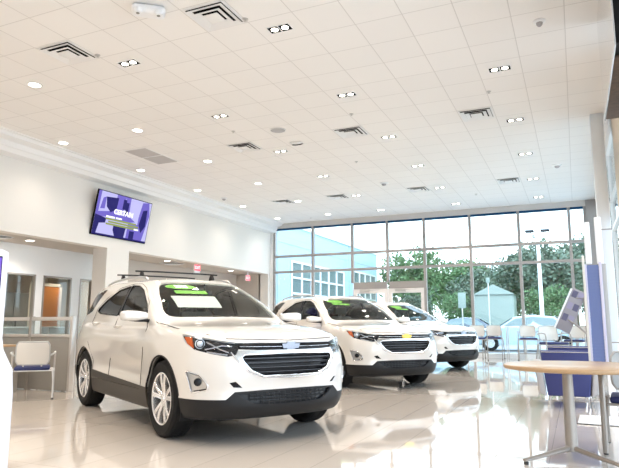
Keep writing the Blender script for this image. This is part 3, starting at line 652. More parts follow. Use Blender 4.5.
def car_parts():
    """one set of meshes shared by the three cars: (name, mesh, parent index, location)"""
    global CARP
    if CARP: return CARP
    bm, lay, nrm = build_car_meshes()
    # make sure normals point outwards
    top = max(bm.verts, key=lambda v: v.co.z)
    if nrm[top].z < 0:
        for f in bm.faces: f.normal_flip()
        for v in nrm: nrm[v] = -nrm[v]
    # surface for fitting trim on
    vs = [v.co.copy() for v in bm.verts]; ix = {v: i for i, v in enumerate(bm.verts)}
    tree = BVHTree.FromPolygons(vs, [[ix[v] for v in f.verts] for f in bm.faces])
    def on(P, axes, off=.002, back=-1):
        """points of an outline dropped onto the body"""
        U, V = axes; D = U.cross(V)          # AXZ: D=-y ; AYZ: D=+x
        if back < 0: D = -D
        o = []
        for u, v in P:
            p = U * u + V * v; st = p - D * 5; h = tree.ray_cast(st, D)
            if h[0] is None: h = tree.find_nearest(p + D * -2)
            o.append(h[0] - D * off)
        return o
    out = []
    def add(name, me, parent=None, loc=(0, 0, 0), rot=None, label=None): out.append([name, me, parent, loc, rot, label]); return len(out) - 1
    def addmb(name, mb, m, parent=None, loc=(0, 0, 0), rot=None, label=None, **k):
        o = mb.build(name, m, **k); me = o.data; bpy.data.objects.remove(o); return add(name, me, parent, loc, rot, label)
    def pm(name, tags, both=True, mirror=False, inset=0., rim=0., m=('white_paint',)): return part_mesh(name, bm, lay, nrm, tags, both, mirror, inset, rim, m)
    body = add('body', pm('body', (0,), rim=.025))
    add('hood', pm('hood', (17,), rim=.02))
    mb = MB()
    for s in (1, -1):
        HL = [p for p in on([(.80, 1.085), (.79, 1.02), (.70, .965), (.58, .93)], AYZ, .001)]
        mb.tube([(p.x, p.y * s, p.z) for p in HL], .0035, 6)
    p0 = on([(u / 10 * .58, .915 + .015 * (u / 10)) for u in range(11)], AYZ, .001)
    mb.tube([(p.x, -p.y, p.z) for p in reversed(p0)] + [tuple(p) for p in p0], .0035, 6)
    addmb('seam', mb, 'gloss_black', len(out) - 1)
    add('windshield', pm('windshield', (5,), inset=.004, m=('windshield_glass',)))
    ws = len(out) - 1
    add('rear_window', pm('rear_window', (6,), inset=.004, m=('tinted_glass',)))
    add('grille', pm('grille', (7,), inset=.045, m=('gloss_black',))); gr = len(out) - 1
    gtree = lambda y, z: on([(abs(y), z)], AYZ, -.012)[0].x
    def hw(z):      # half width of the grille opening
        P = [(.590, .02), (.603, .30), (.655, .415), (.735, .485), (.772, .495), (.792, .465), (.797, .44)]
        for (a, b), (c, d) in zip(P, P[1:]):
            if a <= z <= c: return b + (d - b) * (z - a) / (c - a)
        return .02
    mb = MB()
    for z in (.628, .668, .708, .748, .782):
        h = hw(z) - .01; pts = [(gtree(y, z), y, z) for y in [h * (k / 12 * 2 - 1) for k in range(13)]]
        mb.tube(pts, .012, 8, sq=.6)
    addmb('grille_bar', mb, 'gloss_black', gr)
    mb = MB()
    for z in (.634, .674, .714, .754):
        h = hw(z) - .02; pts = [(gtree(y, z) + .009, y, z + .004) for y in [h * (k / 12 * 2 - 1) for k in range(13)]]
        mb.tube(pts, .0016, 6)
    addmb('grille_trim', mb, 'silver_line', gr, label='thin silver lines on the grille bars')
    add('grille_surround', pm('grille_surround', (8,), inset=-.006, rim=.03, m=('surround_silver',)), label='silver grille surround')
    sr = len(out) - 1
    mb = MB()
    o1 = on(GRILLE[::-1][:-1] if False else GRILLE[1:-1], AYZ, .008)
    loop = [(p.x, p.y, p.z) for p in o1] + [(p.x, -p.y, p.z) for p in reversed(o1)]
    mb.tube(loop, .006, 8, closed=True)
    o2 = on([(.02, .576), (.31, .590), (.435, .640), (.530, .738), (.580, .815)], AYZ, .008)
    mb.tube([(p.x, p.y, p.z) for p in reversed(o2)] + [(p.x, -p.y, p.z) for p in o2], .007, 8)
    addmb('chrome_trim', mb, 'chrome', sr, label='chrome edging of the grille')
    add('upper_grille', pm('upper_grille', (9,), inset=.012, rim=.02, m=('gloss_black',))); ug = len(out) - 1
    mb = MB()
    pts = on([(.50, .862), (.30, .860), (.10, .859)], AYZ, .004); mb.tube([tuple(p) for p in pts] + [(p.x, -p.y, p.z) for p in reversed(pts)], .0018, 6)
    addmb('chrome_strip', mb, 'chrome', ug)
    add('lower_grille', pm('lower_grille', (10,), inset=.035, m=('gloss_black',))); lg = len(out) - 1
    mb = MB()
    for z in (.375, .402, .430):
        h = .30 if z < .38 else .40; mb.tube([(on([(abs(y), z)], AYZ, -.008)[0].x, y, z) for y in [h * (k / 8 * 2 - 1) for k in range(9)]], .005, 6)
    for k in range(-7, 8):
        y = k * .058; z0 = .352 if abs(y) < .30 else .385
        mb.tube([(on([(abs(y), z)], AYZ, -.008)[0].x, y, z) for z in (z0, .456)], .004, 6)
    addmb('mesh_bar', mb, 'black_plastic', lg)
    add('front_valance', pm('front_valance', (11,), rim=.02, m=('cladding_dark',)))
    add('rear_valance', pm('rear_valance', (18,), rim=.02, m=('cladding_dark',)))
    mb = MB()     # underside, floor and engine-bay bulk
    mb.box(-2.05, 2.0, -.60, .60, .20, .34); mb.box(-.98, .98, -.76, .76, .20, .34); mb.box(1.45, 2.15, -.52, .52, .28, .80)
    addmb('underbody', mb, 'black_plastic', bevel=.02)
    mb = MB()
    B_ = [(.10, .022), (.045, .022), (.045, .040), (-.045, .040), (-.045, .022), (-.10, .022), (-.085, -.022), (-.045, -.022), (-.045, -.040), (.045, -.040), (.045, -.022), (.085, -.022)]
    bx = on([(0.001, .862)], AYZ, 0)[0].x
    mb.prism([(-u, v) for u, v in B_], 0, .012, lambda u, v, w: (bx + .002 + w, -u, .862 + v))
    addmb('badge', mb, 'BADGE', bevel=.002)
    # inner structure of the cabin
    mb = MB()
    mb.box(-1.9, 1.15, -.74, .74, .34, .42); mb.box(-1.9, -1.84, -.68, .68, .42, 1.10); mb.box(1.05, 1.15, -.74, .74, .34, 1.0)
    addmb('cabin_floor', mb, 'interior')
    mb = MB()
    mb.prism([(.42, 1.05), (.50, 1.10), (.72, 1.10), (1.05, 1.08), (1.05, .75), (.55, .78)], -.70, .70, lambda u, v, w: (u, w, v))
    d = addmb('dashboard', mb, 'interior', bevel=.02)
    mb = MB(); mb.tube([(.30 + .05 * math.sin(a), .36 + .185 * math.cos(a), .98 + .18 * math.sin(a)) for a in [2 * PI * k / 20 for k in range(20)]], .015, 8, closed=True)
    mb.tube([(.33, .19, .97), (.33, .53, .97)], .015, 6); mb.tube([(.31, .36, .97), (.50, .36, .92)], .03, 8)
    addmb('steering_wheel', mb, 'black_plastic', d)
    for sy in (-.37, .37):
        mb = MB(); mb.box(-.52, .05, sy - .25, sy + .25, .50, .68)
        mb.prism([(-.42, .64), (-.56, .66), (-.72, 1.22), (-.62, 1.24)], sy - .24, sy + .24, lambda u, v, w: (u, w, v))
        k = addmb('seat', mb, 'seat_fabric', bevel=.04)
        mb = MB(); mb.box(-.73, -.64, sy - .13, sy + .13, 1.27, 1.42); mb.tube([(-.68, sy, 1.2), (-.68, sy, 1.3)], .02, 6)
        addmb('headrest', mb, 'seat_fabric', k, bevel=.03)
    mb = MB(); mb.box(-1.35, -.85, -.62, .62, .52, .70); mb.prism([(-1.22, .66), (-1.38, .66), (-1.52, 1.15), (-1.42, 1.17)], -.62, .62, lambda u, v, w: (u, w, v))
    addmb('rear_seat', mb, 'seat_fabric', bevel=.04)
    mb = MB(); mb.box(.36, .38, -.10, .10, 1.40, 1.46); mb.tube([(.37, 0, 1.45), (.36, 0, 1.54)], .01, 6); addmb('rear_view_mirror', mb, 'black_plastic', bevel=.006)
    for s in (1, -1):
        mi = s < 0
        def P3(ps): return [(p[0], p[1] * s, p[2]) for p in ps]
        d = add('front_door', pm('front_door', (15,), False, mi, rim=.03))
        add('side_window', pm('front_side_window', (2,), False, mi, inset=.005, m=('side_glass',)), d)
        mb = MB(); mb.tube(P3(on(DOOR_F, AXZ, .0015, 1)), .0032, 5, closed=True); addmb('door_seam', mb, 'gloss_black', d)
        mb = MB(); mb.tube(P3(on(WIN_F, AXZ, .001, 1)), .008, 6, closed=True); addmb('window_trim', mb, 'gloss_black', d)
        def handle(x, z):
            mb = MB(); q = on([(x - .09, z - .004), (x - .05, z), (x + .05, z), (x + .09, z + .003)], AXZ, .0, 1)
            pts = [(q[0].x, q[0].y + .005, q[0].z), (q[1].x, q[1].y + .035, q[1].z), (q[2].x, q[2].y + .035, q[2].z), (q[3].x, q[3].y + .005, q[3].z)]
            mb.tube(P3(pts), [.010, .014, .014, .010], 8); return mb
        addmb('door_handle', handle(-.13, 1.035), 'white_paint', d)
        d2 = add('rear_door', pm('rear_door', (16,), False, mi, rim=.03))
        add('side_window', pm('rear_side_window', (3,), False, mi, inset=.005, m=('tinted_glass',)), d2)
        mb = MB(); mb.tube(P3(on(DOOR_R, AXZ, .0015, 1)), .0032, 5, closed=True); addmb('door_seam', mb, 'gloss_black', d2)
        mb = MB(); mb.tube(P3(on(WIN_R, AXZ, .001, 1)), .008, 6, closed=True); addmb('window_trim', mb, 'gloss_black', d2)
        addmb('door_handle', handle(-1.06, 1.07), 'white_paint', d2)
        add('pillar_trim', pm('pillar_trim', (21,), False, mi, inset=-.001, m=('gloss_black',)))
        add('quarter_window', pm('quarter_window', (4,), False, mi, inset=.005, m=('tinted_glass',)))
        add('tail_lamp', pm('tail_lamp', (19,), False, mi, rim=.02, m=('tail_red',)))
        add('rocker_cladding', pm('rocker_cladding', (14,), False, mi, rim=.02, inset=-.004, m=('cladding',)))
        # headlamp: dark housing, lens reflectors, amber end
        h = add('headlamp', pm('headlamp', (12,), False, mi, inset=.03, m=('gloss_black',)))
        add('lens', pm('lens', (12,), False, mi, inset=.0, m=('lamp_cover',)), h)
        mb = MB()
        def lampc(u, v, r, dpt=.012):
            c = on([(u, v)], AD(45), -dpt)[0]; c = Vector((c.x, c.y * s, c.z)); ax = Vector((1, s * .45, 0)).normalized()
            mt = Matrix.Translation(c) @ ax.to_track_quat('Z', 'Y').to_matrix().to_4x4(); return mt
        mb.lathe([(.045, -.02), (.045, .004), (.040, .006), (.036, -.002)], 20, lampc(-.82, .885, .04), cap=False)
        mb.lathe([(.030, -.02), (.028, .004), (.016, .012), (.002, .015)], 20, lampc(-.82, .885, .04))
        addmb('projector', mb, 'lamp_lens', h)
        mb = MB()
        q = on([(-.64, .945), (-.69, .885), (-.765, .845), (-.740, .905), (-.72, .945)], AD(45), -.010)
        qb = on([(-.64, .945), (-.69, .885), (-.765, .845), (-.740, .905), (-.72, .945)], AD(45), -.028)
        n = len(q); mb.add(P3(q) + P3(qb), [tuple(range(n)), tuple(reversed(range(n, 2 * n)))] + [(i, (i + 1) % n, n + (i + 1) % n, n + i) for i in range(n)])
        addmb('turn_signal', mb, 'amber', h, smooth=0)
        mb = MB()
        for ln in ([(-.88, .835), (-.96, .85), (-1.03, .868), (-1.12, .862)], [(-.88, .90), (-.94, .875), (-1.02, .835), (-1.10, .81)], [(-.90, .815), (-1.0, .80), (-1.09, .79)]):
            mb.tube(P3(on(ln, AD(45), -.010)), .007, 6)
        addmb('chrome_strip', mb, 'chrome', h)
        # fog lamp
        fo = add('fog_lamp', pm('fog_lamp', (13,), False, mi, inset=.03, m=('gloss_black',)))
        mb = MB(); mb.tube(P3(on(FOG, AD(45), .003)), .006, 8, closed=True); addmb('chrome_trim', mb, 'chrome', fo)
        mb = MB(); F2 = [(-.725, .632), (-.845, .603), (-.917, .528), (-.91, .500), (-.782, .478)]
        q = on(F2, AD(45), -.010); qb = on(F2, AD(45), -.03); n = len(q)
        mb.add(P3(q) + P3(qb), [tuple(range(n)), tuple(reversed(range(n, 2 * n)))] + [(i, (i + 1) % n, n + (i + 1) % n, n + i) for i in range(n)])
        addmb('lens', mb, 'satin_silver', fo, smooth=0)
        mb = MB(); mb.lathe([(.036, -.02), (.034, .012), (.02, .018), (.002, .020)], 18, lampc(-.835, .555, .03, .006)); addmb('projector', mb, 'gloss_black', fo)
        nt_ = add('air_notch', pm('air_notch', (20,), False, mi, inset=.02, m=('gloss_black',)))
        # mirror
        mb = MB()
        mx, my, mz = .74, .985, 1.150
        prof = [(-.145, .02, .025), (-.12, .045, .038), (-.02, .065, .052), (.08, .062, .054), (.13, .045, .045), (.145, .02, .025)]
        # shell: lofted rounded boxes along y
        ringv = []
        for (dy, hx, hz) in prof:
            ringv.append([(mx + (.02 if True else 0) + hx * math.copysign(abs(math.cos(a)) ** .6, math.cos(a)), (my + dy), mz + hz * math.copysign(abs(math.sin(a)) ** .6, math.sin(a))) for a in [2 * PI * (k + .5) / 16 for k in range(16)]])
        vs_ = [p for r_ in ringv for p in r_]; fs_ = [(i * 16 + j, i * 16 + (j + 1) % 16, (i + 1) * 16 + (j + 1) % 16, (i + 1) * 16 + j) for i in range(5) for j in range(16)] + [tuple(range(16)), tuple(80 + k for k in range(16))]
        mb.add(P3(vs_), fs_); mir = addmb('side_mirror', mb, 'white_paint', smooth=60)
        mb = MB(); mb.tube(P3([(.72, .78, 1.10), (.74, .86, 1.10), (.75, .96, 1.10), (.75, 1.06, 1.108)]), [.030, .024, .020, .014], 8, sq=.7); addmb('mirror_foot', mb, 'black_plastic', mir)
        mb = MB(); mb.box(mx - .052, mx - .046, s * my - .10, s * my + .10, mz - .042, mz + .042); addmb('mirror_glass', mb, 'chrome', mir, bevel=.001)
        # roof rail
        mb = MB()
        rp = [(-.02, .555, 1.585), (-.10, .553, 1.622), (-.35, .555, 1.646), (-.80, .565, 1.652), (-1.25, .565, 1.642), (-1.60, .55, 1.612), (-1.70, .54, 1.575)]
        mb.tube(P3(rp), [.010, .016, .016, .016, .016, .016, .010], 8); addmb('roof_rail', mb, 'satin_silver', smooth=60)
        # wheels
        for cx in (1.3625, -1.3625):
            W = [(.242, -.10), (.258, -.108), (.325, -.112), (.352, -.095), (.3585, -.07), (.3585, .07), (.352, .095), (.325, .112), (.262, .108), (.242, .10)]
            rot = (R(-90 * s), 0, 0); loc = (cx, s * .79, .3585)
            mb = MB(); mb.lathe(W + [(.242, -.10)], 48, cap=False)
            for k in range(60):
                for zz in (-.045, .045):
                    a = 2 * PI * k / 60; mt = Matrix.Rotation(a, 4, 'Z') @ Matrix.Translation((.3587, 0, zz)); mb.box(-.002, .002, -.012, .012, -.028, .028, mt)
            wh = addmb('tyre', mb, 'tyre', None, loc, rot)
            mb = MB(); mb.lathe([(.238, .092), (.246, .104), (.240, .108), (.228, .100), (.224, .06), (.222, -.09), (.242, -.10)], 40, cap=False)
            mb.lathe([(.003, .03), (.13, .03), (.22, -.02), (.222, -.06), (.003, -.06)], 32, cap=False, mi=1)
            addmb('rim', mb, ['alloy', 'black_plastic'], wh)
            for k in range(5):
                a = 2 * PI * k / 5 + .31
                for da in (-.16, .16):
                    mb = MB() if da < 0 else mb
                    c0 = Vector((.055 * math.cos(a + da * 1.4), .055 * math.sin(a + da * 1.4), .075)); c1 = Vector((.14 * math.cos(a + da * 1.25), .14 * math.sin(a + da * 1.25), .092)); c2 = Vector((.236 * math.cos(a + da * 1.5), .236 * math.sin(a + da * 1.5), .094))
                    n1 = Vector((-math.sin(a), math.cos(a), 0))
                    q = []
                    for c_, w_, t_ in ((c0, .020, .03), (c1, .021, .028), (c2, .026, .024)):
                        q += [c_ - n1 * w_, c_ - n1 * w_ * .55 + Vector((0, 0, .008)), c_ + n1 * w_ * .55 + Vector((0, 0, .008)), c_ + n1 * w_, c_ + n1 * w_ - Vector((0, 0, t_)), c_ - n1 * w_ - Vector((0, 0, t_))]
                    mb.add(q, [(i * 6 + j, i * 6 + (j + 1) % 6, i * 6 + 6 + (j + 1) % 6, i * 6 + 6 + j) for i in range(2) for j in range(6)] + [(0, 1, 2, 3, 4, 5), (12, 13, 14, 15, 16, 17)])
                addmb('spoke', mb, 'alloy', wh, smooth=25)
            mb = MB(); mb.lathe([(.065, .05), (.065, .078), (.055, .086), (.035, .088), (.033, .094), (.003, .096)], 24); addmb('hub_cap', mb, 'alloy', wh)
            # dark liner inside the arch
            mb = MB(); pts = []
            A = [(.41 * math.cos(t), .41 * math.sin(t)) for t in [R(-25 + 230 * k / 22) for k in range(23)]]
            B = [(.395 * math.cos(t), .395 * math.sin(t)) for t in [R(205 - 230 * k / 22) for k in range(23)]]
            mb.prism(A + B, .50, .86, lambda u, v, w_: (cx + u, w_ * s, .365 + v))
            mb.prism(A, .48, .50, lambda u, v, w_: (cx + u, w_ * s, .365 + v))
            addmb('wheel_liner', mb, 'black_plastic', smooth=40)
            mb = MB(); ap = on([(cx + .398 * math.cos(t), .365 + .398 * math.sin(t)) for t in [R(8 + 164 * k / 24) for k in range(25)]], AXZ, -.004, 1)
            mb.tube(P3(ap), .010, 6); addmb('arch_trim', mb, 'cladding_dark')
    CARP = out; return out
mat('cladding_dark', (.012, .012, .013), .5, spec=.25)
mat('badge_chrome', (.26, .28, .33), .2, 1.0)
mat('surround_silver', (.50, .49, .47), .25, .9)
mat('silver_line', (.22, .23, .25), .3, .8)
m_ = glassmat('lamp_cover', (.80, .84, .88), 1.5)
def make_car(name, pose, label, badge):
    root = thing('car', (pose[0], pose[1], 0), pose[2], label, 'car')
    obs = []
    for name_, me, par, loc, rot, lab in car_parts():
        if name_ == 'badge':
            me = me.copy(); me.materials.clear(); me.materials.append(M[badge])
        o = bpy.data.objects.new(name_, me); COL.objects.link(o); o.parent = root if par is None else obs[par]
        o.location = loc
        if rot: o.rotation_euler = rot
        if lab: o['label'] = lab
        if name_ == 'badge': o['label'] = 'gold badge' if badge == 'gold' else 'chrome badge'
        obs.append(o)
    return root
M['BADGE'] = M['badge_chrome']
def on_windshield(x0, y0, x1=None):
    pass
CAR1 = make_car('car', (-4.395, 6.15, -.529), 'largest white crossover car, nearest the camera, with two black crossbars on its roof', 'badge_chrome')
CAR2 = make_car('car', (-4.34, 11.15, -.690), 'white crossover car in the middle of the row, gold badge on its grille', 'gold')
CAR3 = make_car('car', (-4.36, 15.2, -.53), 'white crossover car farthest back in the row, nearest the window wall', 'badge_chrome')
# ---- mesh-back chairs and counter stools (front = -y)
def mesh_chair(seat_h=.46, stool=False, backm='mesh_white', legm='aluminium', name='office_chair', lr=.0145):
    o = thing(name, (0, 0, 0), 0, 'x', 'chair' if not stool else 'stool')
    h = seat_h; a = h + .19; W = .29
    mb = MB(); mb.box(-.235, .235, -.23, .22, h - .055, h); mb.build('seat', 'navy', o, bevel=.022, seg=3)
    def bk(u, v):   # curved back shell
        x = (u - .5) * .44 * (1 - .16 * abs(2 * v - 1) ** 6); z = h + .03 + .32 * v; y = .235 + .07 * v - .05 * (1 - (2 * u - 1) ** 2) * -1 - .05
        return (x, y, z)
    mb = MB(); mb.patch(bk, 12, 8); mb.patch(lambda u, v: (bk(1 - u, v)[0], bk(1 - u, v)[1] + .012, bk(1 - u, v)[2]), 12, 8); b = mb.build('backrest', backm, o, smooth=60)
    edge = [bk(k / 12, 0) for k in range(13)] + [bk(1, k / 8) for k in range(1, 9)] + [bk(1 - k / 12, 1) for k in range(1, 13)] + [bk(0, 1 - k / 8) for k in range(1, 8)]
    mb = MB(); mb.tube([(x, y + .006, z) for x, y, z in edge], .011, 8, closed=True); mb.build('back_frame', 'mesh_grey' if backm == 'mesh_white' else legm, b)
    for s in (-1, 1):
        mb = MB(); mb.tube([(s * .12, .10, h - .05), (s * .12, .19, h - .03), (s * .12, .20, h + .05)], .012, 8); mb.build('back_bracket', legm, o)
    for s in (-1, 1):
        mb = MB(); mb.tube([(s * W, -.27, 0.012), (s * W, -.25, h * .5), (s * W, -.225, a - .08), (s * W, -.20, a - .02), (s * W, -.15, a)], lr, 8); mb.build('leg', legm, o)
        mb = MB(); mb.tube([(s * W, .29, 0.012), (s * W, .24, h * .5), (s * (W - .02), .19, h - .03)], lr, 8); mb.build('leg', legm, o)
        mb = MB(); mb.tube([(s * W, -.16, a), (s * W, 0, a + .005), (s * W, .12, a), (s * (W - .03), .21, a - .02), (s * (W - .055), .235, a - .03)], .016, 8, sq=.8); mb.build('armrest', 'mesh_grey' if not stool else legm, o)
        mb = MB(); mb.tube([(s * W, -.235, h - .06), (s * W, .20, h - .06)], .011, 8); mb.build('side_rail', legm, o)
        for y in (-.27, .29):
            mb = MB(); mb.lathe([(.018, 0), (.018, .02), (.014, .024)], 12, Matrix.Translation((s * W, y, 0))); mb.build('glide', 'rubber', o)
    for y in (-.235, .20):
        mb = MB(); mb.tube([(-W, y, h - .06), (W, y, h - .06)], .011, 8); mb.build('cross_bar', legm, o)
    if stool:
        for y in (-.26, .27):
            mb = MB(); mb.tube([(-W, y, .22), (W, y, .22)], .010, 8); mb.build('footrest', legm, o)
    return o
c = mesh_chair(); c.location = (-7.32, 6.36, 0); c.rotation_euler = (0, 0, R(180 + 47)); c['label'] = 'white mesh back armchair with navy seat beside the grey partition at left'
c = mesh_chair(backm='mesh_grey', legm='warm_metal', lr=.024); c.location = (.46, 5.86, 0); c.rotation_euler = (0, 0, R(-4)); c['label'] = 'grey mesh back armchair with navy seat behind the round table, cut by the right edge'
S0 = mesh_chair(.67, True, 'mesh_white', 'warm_metal', 'counter_stool')
for k, (x, y, rz, lb) in enumerate(((-2.78, 18.5, 8, 'leftmost of the row, beside the farthest car'), (-2.42, 19.3, 0, 'second from the left, half behind the leftmost one'), (-1.33, 18.55, 8, 'in mid row, before a parked blue car'), (-.50, 14.3, 30, 'nearest of the row, left of the tilted board'), (-.06, 16.9, -15, 'rightmost, behind the tilted board'))):
    o = S0 if k == 0 else copy_tree(S0); o.location = (x, y, 0); o.rotation_euler = (0, 0, R(rz)); o['label'] = 'white backed stool with navy seat, ' + lb; o['group'] = 'counter stools by the windows'
o = thing('bar_table', (-1.74, 19.4, 0), 0, 'slim tall white table between the stools at the window', 'table')
mb = MB(); mb.box(-.30, .30, -.30, .30, .97, 1.0); mb.build('tabletop', 'plastic_white', o, bevel=.008)
for s in (-1, 1):
    for t in (-1, 1):
        mb = MB(); mb.tube([(s * .26, t * .26, 0), (s * .25, t * .25, .97)], .016, 8); mb.build('leg', 'aluminium', o)
# ---- round table at the right
o = thing('round_table', (-.02, 5.46, 0), 0, 'round oak topped table with a metal pedestal and splayed feet at the right', 'table')
mb = MB(); n = 72; TR = .585
mb.lathe([(.002, .692), (TR - .012, .692), (TR - .003, .697), (TR, .706), (TR, .718), (TR - .004, .725), (TR - .012, .728), (.002, .728)], n, cap=False); tb = mb.build('tabletop', 'oak', o)
px_, py_ = -.08, -.13
mb = MB(); mb.lathe([(.052, .06), (.048, .10), (.039, .66), (.10, .675), (.10, .6915)], 28, Matrix.Translation((px_, py_, 0))); mb.build('pedestal', 'warm_metal', o)
for k, dg in enumerate((228, 318, 95)):
    a = R(dg); L = .50; e = Vector((math.cos(a), math.sin(a), 0)); p = Vector((px_, py_, 0))
    mb = MB(); mb.tube([p + e * .02 + Vector((0, 0, .085)), p + e * .25 + Vector((0, 0, .058)), p + e * L + Vector((0, 0, .033))], [.028, .023, .016], 10, sq=.8); l = mb.build('foot', 'warm_metal', o)
    mb = MB(); mb.lathe([(.018, 0), (.020, .018), (.012, .022)], 12, Matrix.Translation(p + e * (L - .02))); mb.build('glide', 'rubber', l)
# ---- lounge armchairs seen from behind
def lounge(label, loc, rz):
    o = thing('lounge_chair', loc, rz, label, 'armchair', 'navy lounge chairs')
    mb = MB(); mb.prism([(-.25, .14), (.25, .14), (.32, .72), (-.32, .72)], -.33, -.23, lambda u, v, w_: (u, w_, v)); b = mb.build('backrest', 'navy_leather', o, bevel=.018, seg=3)
    mb = MB(); mb.tube([(-.31, -.335, .70), (.31, -.335, .70)], .006, 6); mb.build('piping', 'grey_leather', b)
    mb = MB(); mb.box(-.25, .25, -.23, .34, .14, .40); mb.build('seat', 'navy_leather', o, bevel=.03, seg=3)
    for s in (-1, 1):
        mb = MB(); mb.prism([(s * .262, .13), (s * .35, .17), (s * .41, .57), (s * .315, .57)], -.325, .36, lambda u, v, w_: (u, w_, v)); mb.build('arm', 'grey_leather', o, bevel=.02, seg=3)
        for y in (-.27, .30):
            mb = MB(); mb.tube([(s * .22, y, .14), (s * .24, y, .0)], [.016, .012], 8); mb.build('leg', 'chrome', o)
    return o
lounge('navy lounge armchair seen from behind, right behind the round table', (-.17, 8.80, 0), R(3))
lounge('second navy lounge armchair, farther back behind the front one', (-.12, 10.6, 0), R(-4))
# ---- slim display tower
o = thing('display_tower', (.21, 7.45, 0), R(-2), 'slim blue display tower on a white base plate, left of the white column', 'display tower')
mb = MB(); mb.box(-.26, .40, -.30, .30, 0, .02); b = mb.build('base_plate', 'plastic_white', o, bevel=.005)
mb = MB(); mb.box(-.265, .405, -.305, .305, 0, .006); mb.build('plate_edge', 'dark', b)
mb = MB(); mb.box(-.115, -.09, -.05, .05, .60, 1.84); mb.build('post', 'mesh_white', o, bevel=.004)
mb = MB()
for k in range(31): mb.box(-.07, .055, -.035, .035, .62 + .0355 * k, .62 + .0355 * k + .030)
mb.box(-.065, .05, -.03, .03, .61, 1.73); mb.build('panel', 'tower_blue', o)
mb = MB(); mb.box(-.09, -.07, -.04, .04, .60, 1.74); mb.box(.055, .085, -.045, .045, .60, 1.76); mb.box(-.09, .085, -.04, .04, .58, .61); mb.build('side_rail', 'tower_lilac', o, bevel=.004)
mb = MB(); mb.box(.085, .13, -.03, .05, .58, 1.74); mb.build('back_rail', 'mesh_grey', o, bevel=.004)
mb = MB(); mb.box(.06, .13, -.03, .04, .02, .58); mb.build('stem', 'plastic_white', o, bevel=.006)
mb = MB(); mb.box(-.075, -.01, -.04, .0, 1.74, 2.23); mb.box(.04, .11, -.04, .0, 1.74, 2.28); mb.build('top_fin', 'plastic_white', o, bevel=.01)
mat('grey_board', (.30, .28, .30), .5); mat('pic_a', (.10, .09, .16), .3); mat('pic_b', (.30, .27, .38), .3); M['PIC0'] = M['pic_a']; M['PIC1'] = M['pic_b']; mat('pale_shed', (.27, .33, .30), .7)
# ---- tilted picture board on an arm
o = thing('display_board', (-.18, 11.2, 0), 0, 'tilted grey picture board on an arm behind the lounge chairs', 'display board')
c0 = Vector((-.15, 0, .99)); c1 = Vector((.17, 0, 1.68)); dr_ = (c1 - c0).normalized(); sd_ = Vector((dr_.z, 0, -dr_.x))
Lb = (c1 - c0).length
def BF(u, v, w_): return c0 + dr_ * u + sd_ * (v) + Vector((0, -w_ + v * .3, 0))
mb = MB(); mb.prism([(0, -.02), (Lb, -.02), (Lb, .22), (0, .22)], -.03, 0, BF); bd = mb.build('board', 'grey_board', o, bevel=.004)
mb = MB(); mb.prism([(0, -.05), (Lb - .02, -.05), (Lb - .02, -.02), (0, -.02)], -.04, .01, BF); mb.build('edge', 'plastic_white', bd)
for k in range(3):
    for j in range(2):
        mb = MB(); u0 = Lb - .15 - k * .215; v0 = .005 + j * .10
        mb.prism([(u0, v0), (u0 + .12, v0), (u0 + .12, v0 + .085), (u0, v0 + .085)], 0, .004, BF); mb.build('picture', 'PIC%d' % ((k + j) % 2), bd)
mb = MB(); mb.tube([(.04, .04, 1.14), (.20, .04, 1.02), (.32, .04, .90), (.32, .04, .02)], .018, 8); mb.build('arm', 'warm_metal', o)
mb = MB(); mb.tube([(.12, .03, 1.52), (.32, .04, 1.50), (.32, .04, .88)], .014, 8); mb.build('bracket', 'warm_metal', o)
mb = MB(); mb.lathe([(.20, 0), (.20, .015), (.03, .025)], 24, Matrix.Translation((.32, .04, 0))); mb.build('base', 'warm_metal', o)
# ---- on the cars: roof bars, price papers, painted year ovals
def world_on(pose, p):
    c, s = math.cos(pose[2]), math.sin(pose[2]); return Vector((pose[0] + c * p[0] - s * p[1], pose[1] + s * p[0] + c * p[1], p[2]))
def child(name, mb, m, par, **k):
    o = mb.build(name, m, par, **k); return o
for x in (-.46, -1.19):
    mb = MB(); mb.tube([(x, -.57, 1.730), (x, -.3, 1.735), (x, .3, 1.735), (x, .57, 1.730)], .018, 8, sq=.6); cb = child('crossbar', mb, 'black_plastic', CAR1)
    for s in (-1, 1):
        mb = MB(); mb.prism([(x - .06, 1.655), (x + .06, 1.655), (x + .02, 1.722), (x - .02, 1.722)], s * .49 - .018, s * .49 + .018, lambda u, v, w_: (u, w_, v)); mb.build('clamp', 'black_plastic', cb, bevel=.006)
# windscreen surface for the things behind and on it
def ws_surface():
    me = None
    for n_, m_, *_r in car_parts():
        if n_ == 'windshield': me = m_
    return BVHTree.FromPolygons([v.co.copy() for v in me.vertices], [tuple(p.vertices) for p in me.polygons])
WT = ws_surface()
def on_ws(y, z, off):
    h = WT.ray_cast(Vector((4, y, z)), Vector((-1, 0, 0)))
    if h[0] is None: h = WT.find_nearest(Vector((1, y, z)))
    n = h[1]; n = n if n.x > 0 else -n
    return h[0] + n * off
def decal(name, m, par, fn, nu=16, nv=6, off=.003, th=.002):
    mb = MB()
    f0 = lambda u, v: on_ws(*fn(u, v), off); f1 = lambda u, v: on_ws(*fn(1 - u, v), off - th)
    mb.patch(f0, nu, nv); mb.patch(f1, nu, nv); return mb.build(name, m, par, smooth=60)
def ell(cy, cz, ry, rz):
    def fn(u, v): a = 2 * PI * u; return (cy + ry * v * math.cos(a), cz + rz * v * math.sin(a))
    return fn
def rect(cy, cz, w_, h_, sk=0): return lambda u, v: (cy + (u - .5) * w_, cz + (v - .5) * h_ + sk * (u - .5))
